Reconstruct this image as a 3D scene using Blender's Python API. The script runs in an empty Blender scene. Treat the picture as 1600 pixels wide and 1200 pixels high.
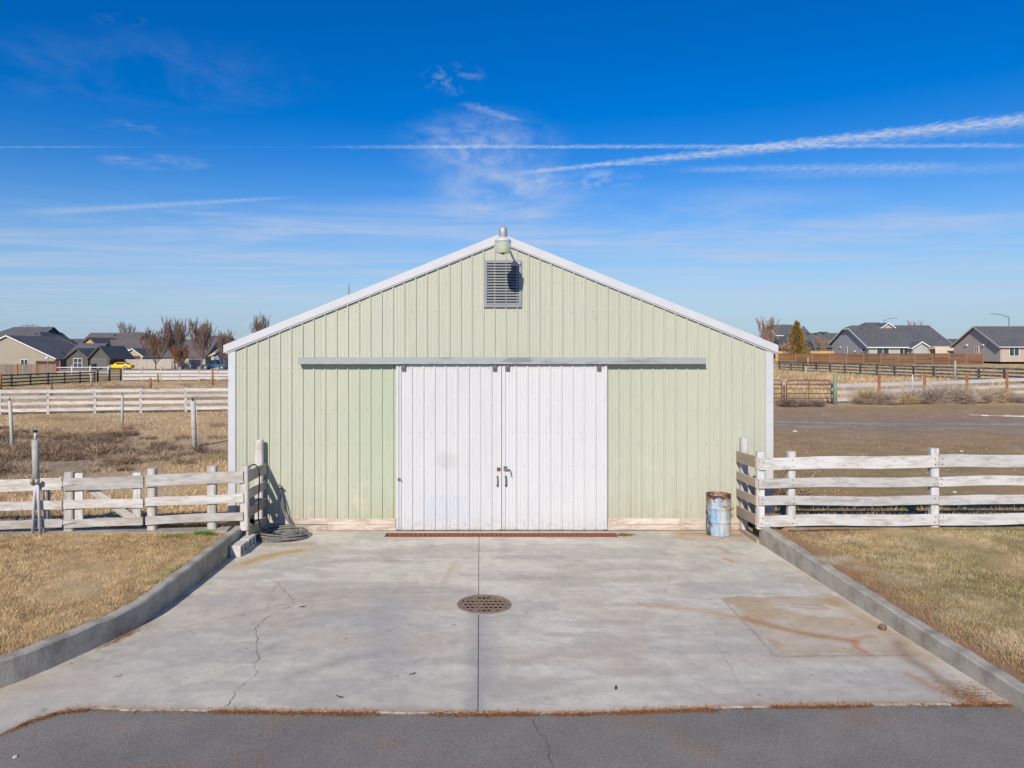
import bpy, bmesh, math, random
import numpy as np
from mathutils import Vector, Matrix

# ------------------------------------------------------------------ camera, sky, sun, exposure
scene = bpy.context.scene
COL = scene.collection
R = math.radians
rnd = random.Random(11)
rng = np.random.default_rng(5)

cam_d = bpy.data.cameras.new("camera")
cam_d.sensor_fit = 'HORIZONTAL'; cam_d.sensor_width = 36.0
cam_d.lens = 36.0 * 1150 / 1600
cam_d.shift_x = 50 / 1600
cam_d.shift_y = -55 / 1600
cam_d.clip_start = 0.1; cam_d.clip_end = 12000
cam = bpy.data.objects.new("camera", cam_d); COL.objects.link(cam)
cam.location = (-0.42, -14.9, 3.67); cam.rotation_euler = (R(90), 0, 0)
scene.camera = cam

SUN_TO = Vector((-0.31, -1.0, 0.668)).normalized()          # direction towards the sun
sun_el = math.asin(SUN_TO.z)
sun_d = bpy.data.lights.new("sun", 'SUN'); sun_d.energy = 4.15; sun_d.angle = R(0.53); sun_d.color = (1.0, 0.91, 0.78)
sun = bpy.data.objects.new("sun", sun_d); COL.objects.link(sun)
sun.rotation_euler = SUN_TO.to_track_quat('Z', 'Y').to_euler(); sun.location = (-10, -30, 25)

world = bpy.data.worlds.new("World"); scene.world = world; world.use_nodes = True
scene.view_settings.view_transform = 'Standard'; scene.view_settings.look = 'None'
scene.view_settings.exposure = 0.2; scene.view_settings.gamma = 1.0
scene.view_settings.use_curve_mapping = False


class NT:
    """small node-tree writer"""
    def __init__(s, nt): s.nt = nt
    def n(s, t, **kw):
        nd = s.nt.nodes.new(t)
        for k, v in kw.items(): setattr(nd, k, v)
        return nd
    def put(s, sock, v):
        if isinstance(v, bpy.types.NodeSocket): s.nt.links.new(v, sock)
        elif v is not None:
            if isinstance(v, (tuple, list)) and len(v) == 3 and sock.type == 'RGBA': v = (*v, 1)
            sock.default_value = v
    def m(s, op, a, b=None, c=None, clamp=False):
        nd = s.n('ShaderNodeMath', operation=op, use_clamp=clamp)
        s.put(nd.inputs[0], a); s.put(nd.inputs[1], b)
        if c is not None: s.put(nd.inputs[2], c)
        return nd.outputs[0]
    def noise(s, vec, scale=5, detail=4, rough=.55, dist=0.0):
        nd = s.n('ShaderNodeTexNoise'); s.put(nd.inputs['Vector'], vec)
        nd.inputs['Scale'].default_value = scale; nd.inputs['Detail'].default_value = detail
        nd.inputs['Roughness'].default_value = rough; nd.inputs['Distortion'].default_value = dist
        return nd.outputs['Fac']
    def ramp(s, fac, lo, hi, a=0.0, b=1.0):
        nd = s.n('ShaderNodeMapRange'); nd.interpolation_type = 'SMOOTHSTEP'
        s.put(nd.inputs['Value'], fac); nd.inputs['From Min'].default_value = lo; nd.inputs['From Max'].default_value = hi
        nd.inputs['To Min'].default_value = a; nd.inputs['To Max'].default_value = b
        return nd.outputs['Result']
    def mix(s, f, a, b, mode='MIX'):
        nd = s.n('ShaderNodeMix', data_type='RGBA', blend_type=mode)
        s.put(nd.inputs[0], f); s.put(nd.inputs[6], a); s.put(nd.inputs[7], b)
        return nd.outputs[2]
    def mapping(s, vec, scale=(1, 1, 1), loc=(0, 0, 0), rot=(0, 0, 0)):
        nd = s.n('ShaderNodeMapping'); s.put(nd.inputs[0], vec)
        nd.inputs['Scale'].default_value = scale; nd.inputs['Location'].default_value = loc; nd.inputs['Rotation'].default_value = rot
        return nd.outputs[0]
    def comb(s, x, y, z):
        nd = s.n('ShaderNodeCombineXYZ')
        for i, v in enumerate((x, y, z)): s.put(nd.inputs[i], v)
        return nd.outputs[0]
    def sep(s, v):
        nd = s.n('ShaderNodeSeparateXYZ'); s.put(nd.inputs[0], v); return nd.outputs


def build_world():
    nt = world.node_tree; nt.nodes.clear(); w = NT(nt)
    sky = w.n('ShaderNodeTexSky', sky_type='NISHITA'); sky.sun_disc = False
    sky.sun_elevation = sun_el
    sky.sun_rotation = math.atan2(SUN_TO.x, SUN_TO.y)
    sky.altitude = 300; sky.air_density = 1.0; sky.dust_density = 0.2; sky.ozone_density = 2.0
    hs = w.n('ShaderNodeHueSaturation'); w.put(hs.inputs['Color'], sky.outputs[0])
    hs.inputs['Saturation'].default_value = 1.58; hs.inputs['Value'].default_value = 1.0; hs.inputs['Hue'].default_value = 0.517
    base = hs.outputs[0]
    tc = w.n('ShaderNodeTexCoord'); x, y, z = w.sep(tc.outputs['Generated'])
    zc = w.m('MAXIMUM', z, 0.012)
    u = w.m('DIVIDE', x, zc); v = w.m('DIVIDE', y, zc)          # position on a flat cloud layer
    uv = w.comb(u, v, 0.0)
    up = w.ramp(z, 0.0, 0.06)
    total = None
    def add(m):
        nonlocal total
        total = m if total is None else w.m('ADD', total, m)
    wob = w.m('SUBTRACT', w.noise(uv, 1.3, 3), .5)
    fine = w.noise(w.mapping(uv, (9, 9, 1)), 3.0, 5, .65)
    tuft = w.noise(w.mapping(uv, (16, 6, 1)), 1.6, 3, .6)

    def trail(p0, p1, w0, w1, gain, fade=0.25, wobble=.03, lump=1.0):
        du, dv = p1[0]-p0[0], p1[1]-p0[1]; L = math.hypot(du, dv); du /= L; dv /= L
        a = w.m('SUBTRACT', u, p0[0]); b = w.m('SUBTRACT', v, p0[1])
        t = w.m('DIVIDE', w.m('ADD', w.m('MULTIPLY', a, du), w.m('MULTIPLY', b, dv)), L)
        s = w.m('SUBTRACT', w.m('MULTIPLY', a, -dv), w.m('MULTIPLY', b, -du))
        s = w.m('ADD', s, w.m('MULTIPLY', wob, wobble))
        wd = w.m('MAXIMUM', w.m('ADD', w.m('MULTIPLY', t, w1-w0), w0), 0.004)
        q = w.m('DIVIDE', w.m('ABSOLUTE', s), w.m('MULTIPLY', wd, w.m('ADD', w.m('MULTIPLY', tuft, 2.3*lump), 1-.95*lump)))
        core = w.ramp(q, 0.0, 1.5, 1.0, 0.0)
        al = w.m('MULTIPLY', w.ramp(t, 0.0, fade), w.ramp(t, 1-fade, 1.0, 1.0, 0.0))
        add(w.m('MULTIPLY', w.m('MULTIPLY', core, al), w.m('MULTIPLY', w.ramp(fine, .3, .68, .25, 1.1), gain)))
    trail((-0.95, 3.65), (3.2, 3.62), .026, .036, .56, .20, .03)
    trail((-2.9, 3.66), (-1.72, 3.64), .012, .014, .34, .3, .02)
    trail((-2.0, 3.65), (-0.4, 3.65), .006, .010, .07, .2, .01)
    trail((0.10, 4.25), (2.75, 3.02), .035, .085, .70, .14, .03)
    trail((0.7, 4.02), (2.75, 3.12), .03, .15, .36, .22, .10)
    trail((1.0, 4.12), (2.7, 4.02), .06, .09, .42, .22, .06)
    trail((1.4, 4.30), (3.3, 4.0), .08, .14, .22, .25, .08)
    trail((-3.6, 5.50), (-1.05, 4.80), .13, .03, .48, .25, .03, .5)
    trail((-2.4, 5.2), (-0.9, 6.2), .06, .12, .16, .3, .1, .5)
    trail((-0.10, 2.98), (0.22, 3.26), .03, .02, .34, .3, .08)
    trail((0.55, 4.0), (1.1, 3.98), .02, .03, .2, .3, .04)

    def puff(cu, cv, ru, rv, gain, sc=(5, 3, 1), lo=.42, hi=.72, rot=0.0):
        a = w.m('DIVIDE', w.m('SUBTRACT', u, cu), ru); b = w.m('DIVIDE', w.m('SUBTRACT', v, cv), rv)
        r2 = w.m('ADD', w.m('MULTIPLY', a, a), w.m('MULTIPLY', b, b))
        k = w.ramp(r2, 0.0, 1.0, 1.0, 0.0)
        nn = w.noise(w.mapping(uv, sc, rot=(0, 0, rot)), 1.0, 7, .62, .5)
        add(w.m('MULTIPLY', w.m('MULTIPLY', k, w.ramp(nn, lo, hi)), gain))
    puff(0.00, 3.75, .50, .80, .62, (3.4, 1.5, 1), .30, .85, .5)
    puff(-0.05, 3.6, .35, .5, .40, (9, 4, 1), .40, .8, .5)
    puff(0.15, 4.9, .62, 1.25, .62, (2.4, .9, 1), .28, .82, .35)
    puff(0.15, 4.7, .5, .9, .35, (8, 3, 1), .40, .8, .4)
    puff(1.6, 6.0, 3.2, 1.7, .38, (1.1, .6, 1), .34, .8, .2)
    puff(-2.2, 5.8, 1.8, 1.1, .30, (1.1, .8, 1), .36, .8, -.2)
    puff(0.55, 4.35, .5, .35, .55, (7, 3.5, 1), .42, .75)
    puff(-0.10, 2.73, .14, .20, .42, (13, 7, 1), .46, .82, .6)
    puff(-1.75, 3.95, .34, .22, .50, (5, 3, 1), .36, .78, .4)
    puff(-1.5, 3.35, .30, .18, .18, (8, 5, 1), .46, .75)
    puff(-1.1, 2.24, .10, .06, .18, (15, 11, 1), .46, .82)
    puff(-1.25, 2.7, .8, .5, .10, (3, 2, 1), .35, .8)
    # thin high veil towards the horizon
    veil = w.noise(w.mapping(uv, (.45, 1.1, 1), rot=(0, 0, .12)), .9, 6, .6, .6)
    add(w.m('MULTIPLY', w.m('MULTIPLY', w.ramp(veil, .40, .74), w.ramp(v, 4.2, 6.0)), .55))
    band = w.noise(w.mapping(uv, (.15, .6, 1)), .8, 5, .6, .3)
    add(w.m('MULTIPLY', w.m('MULTIPLY', w.ramp(band, .38, .7), w.ramp(v, 4.6, 8.0)), .40))
    cl = w.m('MULTIPLY', w.m('MINIMUM', total, .85), up)
    haze = w.m('MULTIPLY', w.m('POWER', w.ramp(z, 0.30, 0.0), 1.8), .76)
    base = w.mix(haze, base, (1.75, 3.0, 5.4))              # pale band of air low on the horizon
    col = w.mix(cl, base, (4.1, 4.9, 6.5))
    bg = w.n('ShaderNodeBackground'); w.put(bg.inputs[0], col); bg.inputs[1].default_value = 0.105
    out = w.n('ShaderNodeOutputWorld'); nt.links.new(bg.outputs[0], out.inputs[0])
build_world()

# ------------------------------------------------------------------ helpers
WL = {}
def link(o, parent=None, loc=(0, 0, 0), rot=(0, 0, 0)):
    COL.objects.link(o); loc = Vector(loc); WL[o.name] = loc
    if parent is not None:
        o.parent = parent; o.location = loc - WL[parent.name]
    else: o.location = loc
    o.rotation_euler = rot
    return o
def tag(o, label=None, cat=None, group=None, kind=None):
    if label: o['label'] = label
    if cat: o['category'] = cat
    if group: o['group'] = group
    if kind: o['kind'] = kind
    return o
def thing(name, label, cat, loc=(0, 0, 0), group=None):
    o = bpy.data.objects.new(name, None); o.empty_display_size = .2
    link(o, None, loc); return tag(o, label, cat, group)
def pyd(name, V, F, mat, parent=None, loc=(0, 0, 0), rot=(0, 0, 0), smooth=False):
    me = bpy.data.meshes.new(name); me.from_pydata([tuple(v) for v in V], [], F); me.update()
    if mat: me.materials.append(mat)
    if smooth: me.polygons.foreach_set('use_smooth', [True]*len(me.polygons))
    return link(bpy.data.objects.new(name, me), parent, loc, rot)
def inst(name, me, parent=None, loc=(0, 0, 0), rot=(0, 0, 0)):
    return link(bpy.data.objects.new(name, me), parent, loc, rot)
def tri_obj(name, V, F, mat, cols=None, parent=None, loc=(0, 0, 0), smooth=False):
    V = np.asarray(V, dtype=np.float32); F = np.asarray(F, dtype=np.int32); k = F.shape[1]
    me = bpy.data.meshes.new(name)
    me.vertices.add(len(V)); me.vertices.foreach_set('co', V.ravel())
    me.loops.add(F.size); me.loops.foreach_set('vertex_index', F.ravel())
    me.polygons.add(len(F)); me.polygons.foreach_set('loop_start', np.arange(0, F.size, k, dtype=np.int32))
    me.update(calc_edges=True)
    if smooth: me.polygons.foreach_set('use_smooth', np.ones(len(F), dtype=bool))
    if cols is not None:
        a = me.color_attributes.new('Col', 'FLOAT_COLOR', 'POINT')
        c4 = np.ones((len(V), 4), dtype=np.float32); c4[:, :3] = cols
        a.data.foreach_set('color', c4.ravel())
    me.materials.append(mat)
    return link(bpy.data.objects.new(name, me), parent, loc)

_bc = {}
def box_me(sx, sy, sz, mat, b=0.0):
    key = (round(sx, 3), round(sy, 3), round(sz, 3), mat.name, b)
    if key in _bc: return _bc[key]
    bm = bmesh.new(); bmesh.ops.create_cube(bm, size=1)
    bmesh.ops.scale(bm, vec=(sx, sy, sz), verts=bm.verts)
    if b: bmesh.ops.bevel(bm, geom=bm.edges[:], offset=b, segments=1, affect='EDGES')
    me = bpy.data.meshes.new('box'); bm.to_mesh(me); bm.free(); me.materials.append(mat); _bc[key] = me
    return me
def box(name, x0, x1, y0, y1, z0, z1, mat, parent=None, b=0.0, rot=(0, 0, 0)):
    return inst(name, box_me(x1-x0, y1-y0, z1-z0, mat, b), parent, ((x0+x1)/2, (y0+y1)/2, (z0+z1)/2), rot)

def tube_geo(pts, rads, n=6, cap=True):
    V, F = [], []; pts = [Vector(p) for p in pts]
    if not isinstance(rads, (list, tuple)): rads = [rads]*len(pts)
    prev = None
    for i, p in enumerate(pts):
        t = (pts[min(i+1, len(pts)-1)] - pts[max(i-1, 0)]).normalized()
        a = prev if prev is not None else (Vector((0, 0, 1)) if abs(t.z) < .9 else Vector((1, 0, 0)))
        a = (a - t*a.dot(t)).normalized(); prev = a; b = t.cross(a)
        for k in range(n):
            th = 2*math.pi*k/n; V.append(p + (a*math.cos(th) + b*math.sin(th))*rads[i])
    for i in range(len(pts)-1):
        for k in range(n):
            F.append((i*n+k, i*n+(k+1) % n, (i+1)*n+(k+1) % n, (i+1)*n+k))
    if cap: F.append(tuple(range(n-1, -1, -1))); F.append(tuple(range((len(pts)-1)*n, len(pts)*n)))
    return V, F
def tube(name, pts, rads, mat, parent=None, n=8, loc=None):
    o = Vector(loc) if loc is not None else (WL[parent.name] if parent else Vector((0, 0, 0)))
    V, F = tube_geo([Vector(p)-o for p in pts], rads, n)
    return pyd(name, V, F, mat, parent, o, smooth=True)
def join_geo(parts):
    V, F = [], []
    for v, f in parts:
        k = len(V); V += list(v); F += [tuple(i+k for i in q) for q in f]
    return V, F
def box_geo(x0, x1, y0, y1, z0, z1):
    return ([(x0, y0, z0), (x1, y0, z0), (x1, y1, z0), (x0, y1, z0), (x0, y0, z1), (x1, y0, z1), (x1, y1, z1), (x0, y1, z1)],
            [(0, 3, 2, 1), (4, 5, 6, 7), (0, 1, 5, 4), (1, 2, 6, 5), (2, 3, 7, 6), (3, 0, 4, 7)])
def lathe_geo(prof, n=24, c=(0, 0, 0)):
    V, F = [], []
    for r, z in prof:
        for k in range(n):
            a = 2*math.pi*k/n; V.append((c[0]+r*math.cos(a), c[1]+r*math.sin(a), c[2]+z))
    for i in range(len(prof)-1):
        for k in range(n): F.append((i*n+k, i*n+(k+1) % n, (i+1)*n+(k+1) % n, (i+1)*n+k))
    return V, F
def solid_down(V, F, t):
    n = len(V); ed = {}
    for f in F:
        for i in range(len(f)):
            a, b = f[i], f[(i+1) % len(f)]
            if (b, a) in ed: del ed[(b, a)]
            else: ed[(a, b)] = 1
    V2 = list(V) + [(v[0], v[1], v[2]-t) for v in V]
    F2 = list(F) + [tuple(i+n for i in reversed(f)) for f in F] + [(a, a+n, b+n, b) for a, b in ed]
    return V2, F2

# numpy value noise
def vnoise(x, y, seed=0):
    x = np.asarray(x, float); y = np.asarray(y, float)
    xi = np.floor(x).astype(np.int64); yi = np.floor(y).astype(np.int64); fx = x-xi; fy = y-yi
    fx = fx*fx*(3-2*fx); fy = fy*fy*(3-2*fy)
    def h(a, b):
        v = (a*374761393 + b*668265263 + seed*974634777) & 0xffffffff
        v = ((v ^ (v >> 13))*1274126177) & 0xffffffff; v = v ^ (v >> 16)
        return v/4294967295.0
    return (h(xi, yi)*(1-fx)+h(xi+1, yi)*fx)*(1-fy) + (h(xi, yi+1)*(1-fx)+h(xi+1, yi+1)*fx)*fy
def fbm(x, y, seed=0, o=5, g=.55):
    s = 0; a = 1; n = 0
    for i in range(o):
        s = s + a*vnoise(x*2**i, y*2**i, seed+i*17); n += a; a *= g
    return s/n
def sst(a, b, x):
    t = np.clip((np.asarray(x, float)-a)/(b-a), 0, 1); return t*t*(3-2*t)

# ------------------------------------------------------------------ materials
def newmat(name):
    m = bpy.data.materials.new(name); m.use_nodes = True; nt = m.node_tree; nt.nodes.clear(); w = NT(nt)
    p = w.n('ShaderNodeBsdfPrincipled'); o = w.n('ShaderNodeOutputMaterial'); nt.links.new(p.outputs[0], o.inputs[0])
    return m, w, p
def objvec(w, rand=True):
    tc = w.n('ShaderNodeTexCoord')
    if not rand: return tc.outputs['Object']
    oi = w.n('ShaderNodeObjectInfo')
    k = w.m('MULTIPLY', oi.outputs['Random'], 57.0)
    nd = w.n('ShaderNodeVectorMath', operation='ADD'); w.put(nd.inputs[0], tc.outputs['Object']); w.put(nd.inputs[1], w.comb(k, k, k))
    return nd.outputs[0]
def bump(w, p, h, strength=.3, dist=.01):
    b = w.n('ShaderNodeBump'); b.inputs['Strength'].default_value = strength; b.inputs['Distance'].default_value = dist
    w.put(b.inputs['Height'], h); w.put(p.inputs['Normal'], b.outputs[0])
def plain(name, col, rough=.75, var=.12, scale=6, metal=0.0, col2=None, lo=.4, hi=.68, bmp=0.0, bs=40, spec=.3, stretch=(1, 1, 1)):
    m, w, p = newmat(name); v = w.mapping(objvec(w), stretch)
    c = tuple(col)
    a = w.noise(v, scale, 6, .6); f = w.noise(v, scale*7, 4, .6)
    base = w.mix(w.ramp(a, lo, hi), c, col2 if col2 else tuple(k*(1-var) for k in c))
    base = w.mix(w.m('MULTIPLY', f, var*1.5), base, tuple(k*.55 for k in c))
    w.put(p.inputs['Base Color'], base); p.inputs['Roughness'].default_value = rough; p.inputs['Metallic'].default_value = metal
    p.inputs['Specular IOR Level'].default_value = spec
    if bmp: bump(w, p, w.noise(v, bs, 4), bmp, .01)
    return m
def wood_mat(name, paint, bare, amount=.5, dark=(.12, .10, .085)):
    """painted boards, local x along the grain, paint worn off in patches"""
    m, w, p = newmat(name); v = objvec(w)
    big = w.noise(w.mapping(v, (1.1, 5, 5)), 2.0, 10, .74, .4)
    streak = w.noise(w.mapping(v, (1.6, 30, 30)), 1.6, 6, .7)
    spots = w.noise(v, 13, 7, .7)
    c = w.mix(w.ramp(big, .62-.3*amount, .80-.25*amount), paint, bare)
    c = w.mix(w.ramp(streak, .50, .85, 0, .75*amount+.15), c, tuple(k*.55 for k in bare))
    c = w.mix(w.ramp(spots, .66, .80, 0, .5), c, dark)
    oi = w.n('ShaderNodeObjectInfo'); sc = w.n('ShaderNodeVectorMath', operation='SCALE'); w.put(sc.inputs[0], c)
    w.put(sc.inputs['Scale'], w.m('ADD', w.m('MULTIPLY', oi.outputs['Random'], .36*amount+.06), 1-.18*amount-.03)); c = sc.outputs[0]
    w.put(p.inputs['Base Color'], c); p.inputs['Roughness'].default_value = .85; p.inputs['Specular IOR Level'].default_value = .2
    bump(w, p, w.m('ADD', streak, w.m('MULTIPLY', spots, .4)), .45, .006)
    return m
def attr_mat(name, rough=.9, fine=60, famt=.35, bmp=.4, bd=.01, spec=.2, big=3, pale=1.18):
    """colour laid down per vertex (the surface's own stains and soil), with fine grain added"""
    m, w, p = newmat(name)
    at = w.n('ShaderNodeVertexColor'); at.layer_name = 'Col'
    g = w.n('ShaderNodeNewGeometry'); v = g.outputs['Position']
    f = w.noise(v, fine, 5, .7); b = w.noise(v, big, 6, .6)
    k = w.m('ADD', w.m('MULTIPLY', w.m('SUBTRACT', f, .5), famt*2), w.m('MULTIPLY', w.m('SUBTRACT', b, .5), .5))
    k = w.m('ADD', k, 1.0)
    nd = w.n('ShaderNodeVectorMath', operation='SCALE'); w.put(nd.inputs[0], at.outputs[0]); w.put(nd.inputs['Scale'], k)
    w.put(p.inputs['Base Color'], nd.outputs[0]); p.inputs['Roughness'].default_value = rough; p.inputs['Specular IOR Level'].default_value = spec
    if bmp: bump(w, p, f, bmp, bd)
    return m
def concrete_mat():
    m, w, p = newmat('stained_concrete')
    at = w.n('ShaderNodeVertexColor'); at.layer_name = 'Col'
    v = w.n('ShaderNodeNewGeometry').outputs['Position']
    n5 = w.noise(v, 5, 9, .68, .6); n20 = w.noise(v, 19, 7, .7); n80 = w.noise(v, 75, 4, .7)
    brush = w.noise(w.mapping(v, (2.2, 26, 1), rot=(0, 0, .05)), 1.3, 6, .7)
    k = w.m('ADD', 1.0, w.m('MULTIPLY', w.m('SUBTRACT', n5, .5), .42))
    k = w.m('ADD', k, w.m('MULTIPLY', w.m('SUBTRACT', n20, .5), .34))
    k = w.m('ADD', k, w.m('MULTIPLY', w.m('SUBTRACT', brush, .5), .22))
    k = w.m('ADD', k, w.m('MULTIPLY', w.m('SUBTRACT', n80, .5), .30))
    nd = w.n('ShaderNodeVectorMath', operation='SCALE'); w.put(nd.inputs[0], at.outputs[0]); w.put(nd.inputs['Scale'], k)
    c = w.mix(w.ramp(n20, .64, .74, 0, .55), nd.outputs[0], (.30, .265, .22))
    c = w.mix(w.m('MULTIPLY', w.ramp(w.noise(v, 42, 3, .6), .66, .73), .5), c, (.20, .175, .15))
    edge = w.m('ABSOLUTE', w.m('SUBTRACT', w.noise(v, 1.1, 6, .6, .8), .5))
    c = w.mix(w.ramp(edge, .0, .012, .22, 0), c, (.30, .28, .25))            # tide marks left by drying water
    w.put(p.inputs['Base Color'], c); p.inputs['Roughness'].default_value = .88; p.inputs['Specular IOR Level'].default_value = .25
    bump(w, p, w.m('ADD', n20, n80), .3, .004); return m
def blade_mat(name, trans=.25):
    m, w, p = newmat(name); at = w.n('ShaderNodeVertexColor'); at.layer_name = 'Col'
    w.put(p.inputs['Base Color'], at.outputs[0]); p.inputs['Roughness'].default_value = .8; p.inputs['Specular IOR Level'].default_value = .15
    return m

def siding_mat(name, base, kind):
    m, w, p = newmat(name)
    g = w.n('ShaderNodeNewGeometry'); P = g.outputs['Position']; X, Y, Z = w.sep(P)
    st = w.noise(w.mapping(P, (14, 14, .5)), 1.5, 6, .65)
    fine = w.noise(w.mapping(P, (60, 60, 2.5)), 1.5, 4, .6)
    big = w.noise(w.mapping(P, (1, 1, .7)), 1.1, 5, .6)
    c = w.mix(w.ramp(big, .35, .7, 0, .55), base, tuple(k*s for k, s in zip(base, (1.08, 1.04, 1.0))))
    c = w.mix(w.ramp(st, .45, .72, 0, .42), c, tuple(k*s for k, s in zip(base, (.82, .80, .74))))
    c = w.mix(w.ramp(fine, .48, .72, 0, .20), c, tuple(k*.72 for k in base))
    if kind == 'green':
        # strip the open doors used to cover: the paint has faded less there
        ax = w.m('ABSOLUTE', X)
        zone = w.m('MULTIPLY', w.m('MULTIPLY', w.ramp(ax, 3.9, 2.3), w.ramp(ax, 2.0, 2.1)), w.ramp(Z, 3.42, 3.38))
        lft = w.ramp(X, 0.5, -0.5)
        c = w.mix(w.m('MULTIPLY', zone, w.m('ADD', w.m('MULTIPLY', lft, .34), .08)), c, (base[0]*.78, base[1]*.93, base[2]*.76))
        low = w.m('MULTIPLY', w.ramp(Z, .95, .2), w.ramp(st, .3, .62))
        c = w.mix(w.m('MULTIPLY', low, .42), c, (.36, .30, .19))
        bounce = w.noise(w.mapping(P, (1.6, 1.6, 2.2)), 1.2, 5, .6)  # warm patches low on the wall: reflected light painted into the colour
        c = w.mix(w.m('MULTIPLY', w.m('MULTIPLY', w.ramp(bounce, .52, .72), w.ramp(Z, 2.2, .8)), .35), c, (.60, .55, .42))
    else:
        low = w.m('MULTIPLY', w.ramp(Z, .40, .05), w.ramp(w.noise(P, 10, 5), .42, .62))
        c = w.mix(w.m('MULTIPLY', low, .32), c, (.33, .30, .26))
        dx = w.m('DIVIDE', w.m('ADD', X, 1.12), .62); dz = w.m('DIVIDE', w.m('SUBTRACT', Z, .48), .30)
        r2 = w.m('ADD', w.m('MULTIPLY', dx, dx), w.m('MULTIPLY', dz, dz))
        worn = w.m('MULTIPLY', w.ramp(r2, 1.25, .1), w.ramp(w.noise(w.mapping(P, (30, 30, 3)), 1.3, 5, .7), .38, .62))
        c = w.mix(w.m('MULTIPLY', worn, .75), c, (.44, .50, .62))
        sx = w.m('DIVIDE', w.m('ADD', X, 1.1), .25); sz = w.m('DIVIDE', w.m('SUBTRACT', Z, 1.42), .22)
        s2 = w.m('ADD', w.m('MULTIPLY', sx, sx), w.m('MULTIPLY', sz, sz))
        c = w.mix(w.m('MULTIPLY', w.ramp(s2, 1.2, .0), .20), c, (.30, .28, .26))
        run = w.noise(w.mapping(P, (11, 11, .35)), 1.0, 5, .6)
        c = w.mix(w.ramp(run, .55, .8, 0, .5), c, (.60, .63, .70))
    oi = w.n('ShaderNodeObjectInfo'); sc = w.n('ShaderNodeVectorMath', operation='SCALE'); w.put(sc.inputs[0], c); w.put(sc.inputs['Scale'], w.m('ADD', w.m('MULTIPLY', oi.outputs['Random'], .07), .965)); c = sc.outputs[0]
    w.put(p.inputs['Base Color'], c)
    w.put(p.inputs['Roughness'], w.ramp(st, .3, .7, .42, .62)); p.inputs['Specular IOR Level'].default_value = .35
    bump(w, p, w.noise(w.mapping(P, (4, 4, 1.5)), 1.6, 4), .35, .03)
    return m

def shingle_mat(name, col):
    m, w, p = newmat(name); g = w.n('ShaderNodeNewGeometry'); P = g.outputs['Position']
    X, Y, Z = w.sep(P)
    courses = w.m('FRACT', w.m('MULTIPLY', Z, 5.0))
    tabs = w.noise(w.mapping(P, (2.2, 2.2, 5)), 1.4, 3, .7)
    big = w.noise(P, .25, 4)
    c = w.mix(w.ramp(tabs, .3, .7), tuple(k*.62 for k in col), tuple(k*1.3 for k in col))
    c = w.mix(w.ramp(big, .35, .7, 0, .4), c, tuple(k*1.25 for k in col))
    c = w.mix(w.ramp(courses, .0, .25, .35, 0), c, tuple(k*.45 for k in col))
    w.put(p.inputs['Base Color'], c); p.inputs['Roughness'].default_value = .9; p.inputs['Specular IOR Level'].default_value = .15
    return m

MT = {}
MT['siding'] = siding_mat('sage_siding', (.445, .462, .378), 'green')
MT['door'] = siding_mat('white_door_paint', (.56, .57, .585), 'white')
MT['trim'] = plain('white_trim_metal', (.55, .56, .58), .5, .06, 3, spec=.4)
MT['roof_metal'] = plain('roof_metal', (.62, .64, .66), .5, .08, 3)
MT['galv'] = plain('galvanized_steel', (.40, .44, .46), .5, .2, 9, .35, col2=(.28, .31, .34), stretch=(.4, 1, 1))
MT['track'] = plain('track_cover_paint', (.35, .375, .365), .6, .15, 6, .1, col2=(.22, .24, .24), stretch=(.25, 1, 1), lo=.5, hi=.62)
MT['vent'] = plain('vent_grey_paint', (.27, .285, .30), .6, .1, 6)
MT['black'] = plain('black_plastic', (.02, .02, .022), .6, .1)
MT['dark'] = plain('recess_shade', (.012, .012, .012), .95, .1)  # near-black, so the shade inside recesses is in the colour
MT['steel'] = plain('worn_steel', (.20, .20, .20), .5, .3, 30, .5)
MT['rust'] = plain('rusty_steel', (.22, .095, .045), .85, .4, 25, .1, col2=(.12, .06, .035))
MT['alu'] = plain('cast_aluminium', (.46, .47, .48), .5, .2, 25, .35, col2=(.36, .36, .36))
MT['concrete'] = concrete_mat()
MT['curb'] = plain('curb_concrete', (.45, .415, .35), .92, .3, 3.2, col2=(.27, .245, .20), bmp=.6, bs=35, lo=.38, hi=.66)
MT['asphalt'] = attr_mat('old_asphalt', .9, 55, .95, .8, .009, .3, 2)
MT['ground'] = attr_mat('dry_ground', .95, 9, .62, .7, .05, .1, 1.2)
MT['lawn'] = attr_mat('lawn_soil', .95, 45, .45, .6, .02, .1, 4)
MT['blade'] = blade_mat('dry_blades')
MT['white_wood'] = wood_mat('weathered_white_boards', (.56, .55, .54), (.37, .345, .31), .6)
MT['white_wood_old'] = wood_mat('peeling_white_boards', (.55, .535, .51), (.40, .36, .31), .75)
MT['bare_wood'] = wood_mat('bare_weathered_boards', (.36, .30, .23), (.27, .22, .165), .6)
MT['far_white'] = plain('far_white_rail', (.58, .57, .57), .8, .2, 2, col2=(.50, .48, .46))
MT['black_wood'] = plain('black_rail', (.055, .048, .048), .8, .3, 3, col2=(.10, .085, .08))
MT['grey_black_wood'] = plain('faded_black_rail', (.10, .095, .105), .85, .4, 2, col2=(.26, .23, .22), lo=.45, hi=.6)
MT['orange_post'] = plain('cedar_post', (.42, .19, .075), .85, .35, 6, col2=(.30, .14, .06))
MT['tan_post'] = plain('tan_post', (.52, .38, .24), .85, .25, 6)
MT['green_post'] = plain('treated_green_post', (.20, .30, .17), .85, .3, 5, col2=(.28, .32, .22))
MT['grey_post'] = wood_mat('grey_round_post', (.47, .46, .42), (.34, .33, .30), .5)
MT['base_board'] = wood_mat('peeling_base_board', (.60, .52, .44), (.40, .32, .25), .7)
MT['cedar'] = wood_mat('cedar_fence_boards', (.30, .15, .07), (.17, .09, .05), 1.3)
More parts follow.
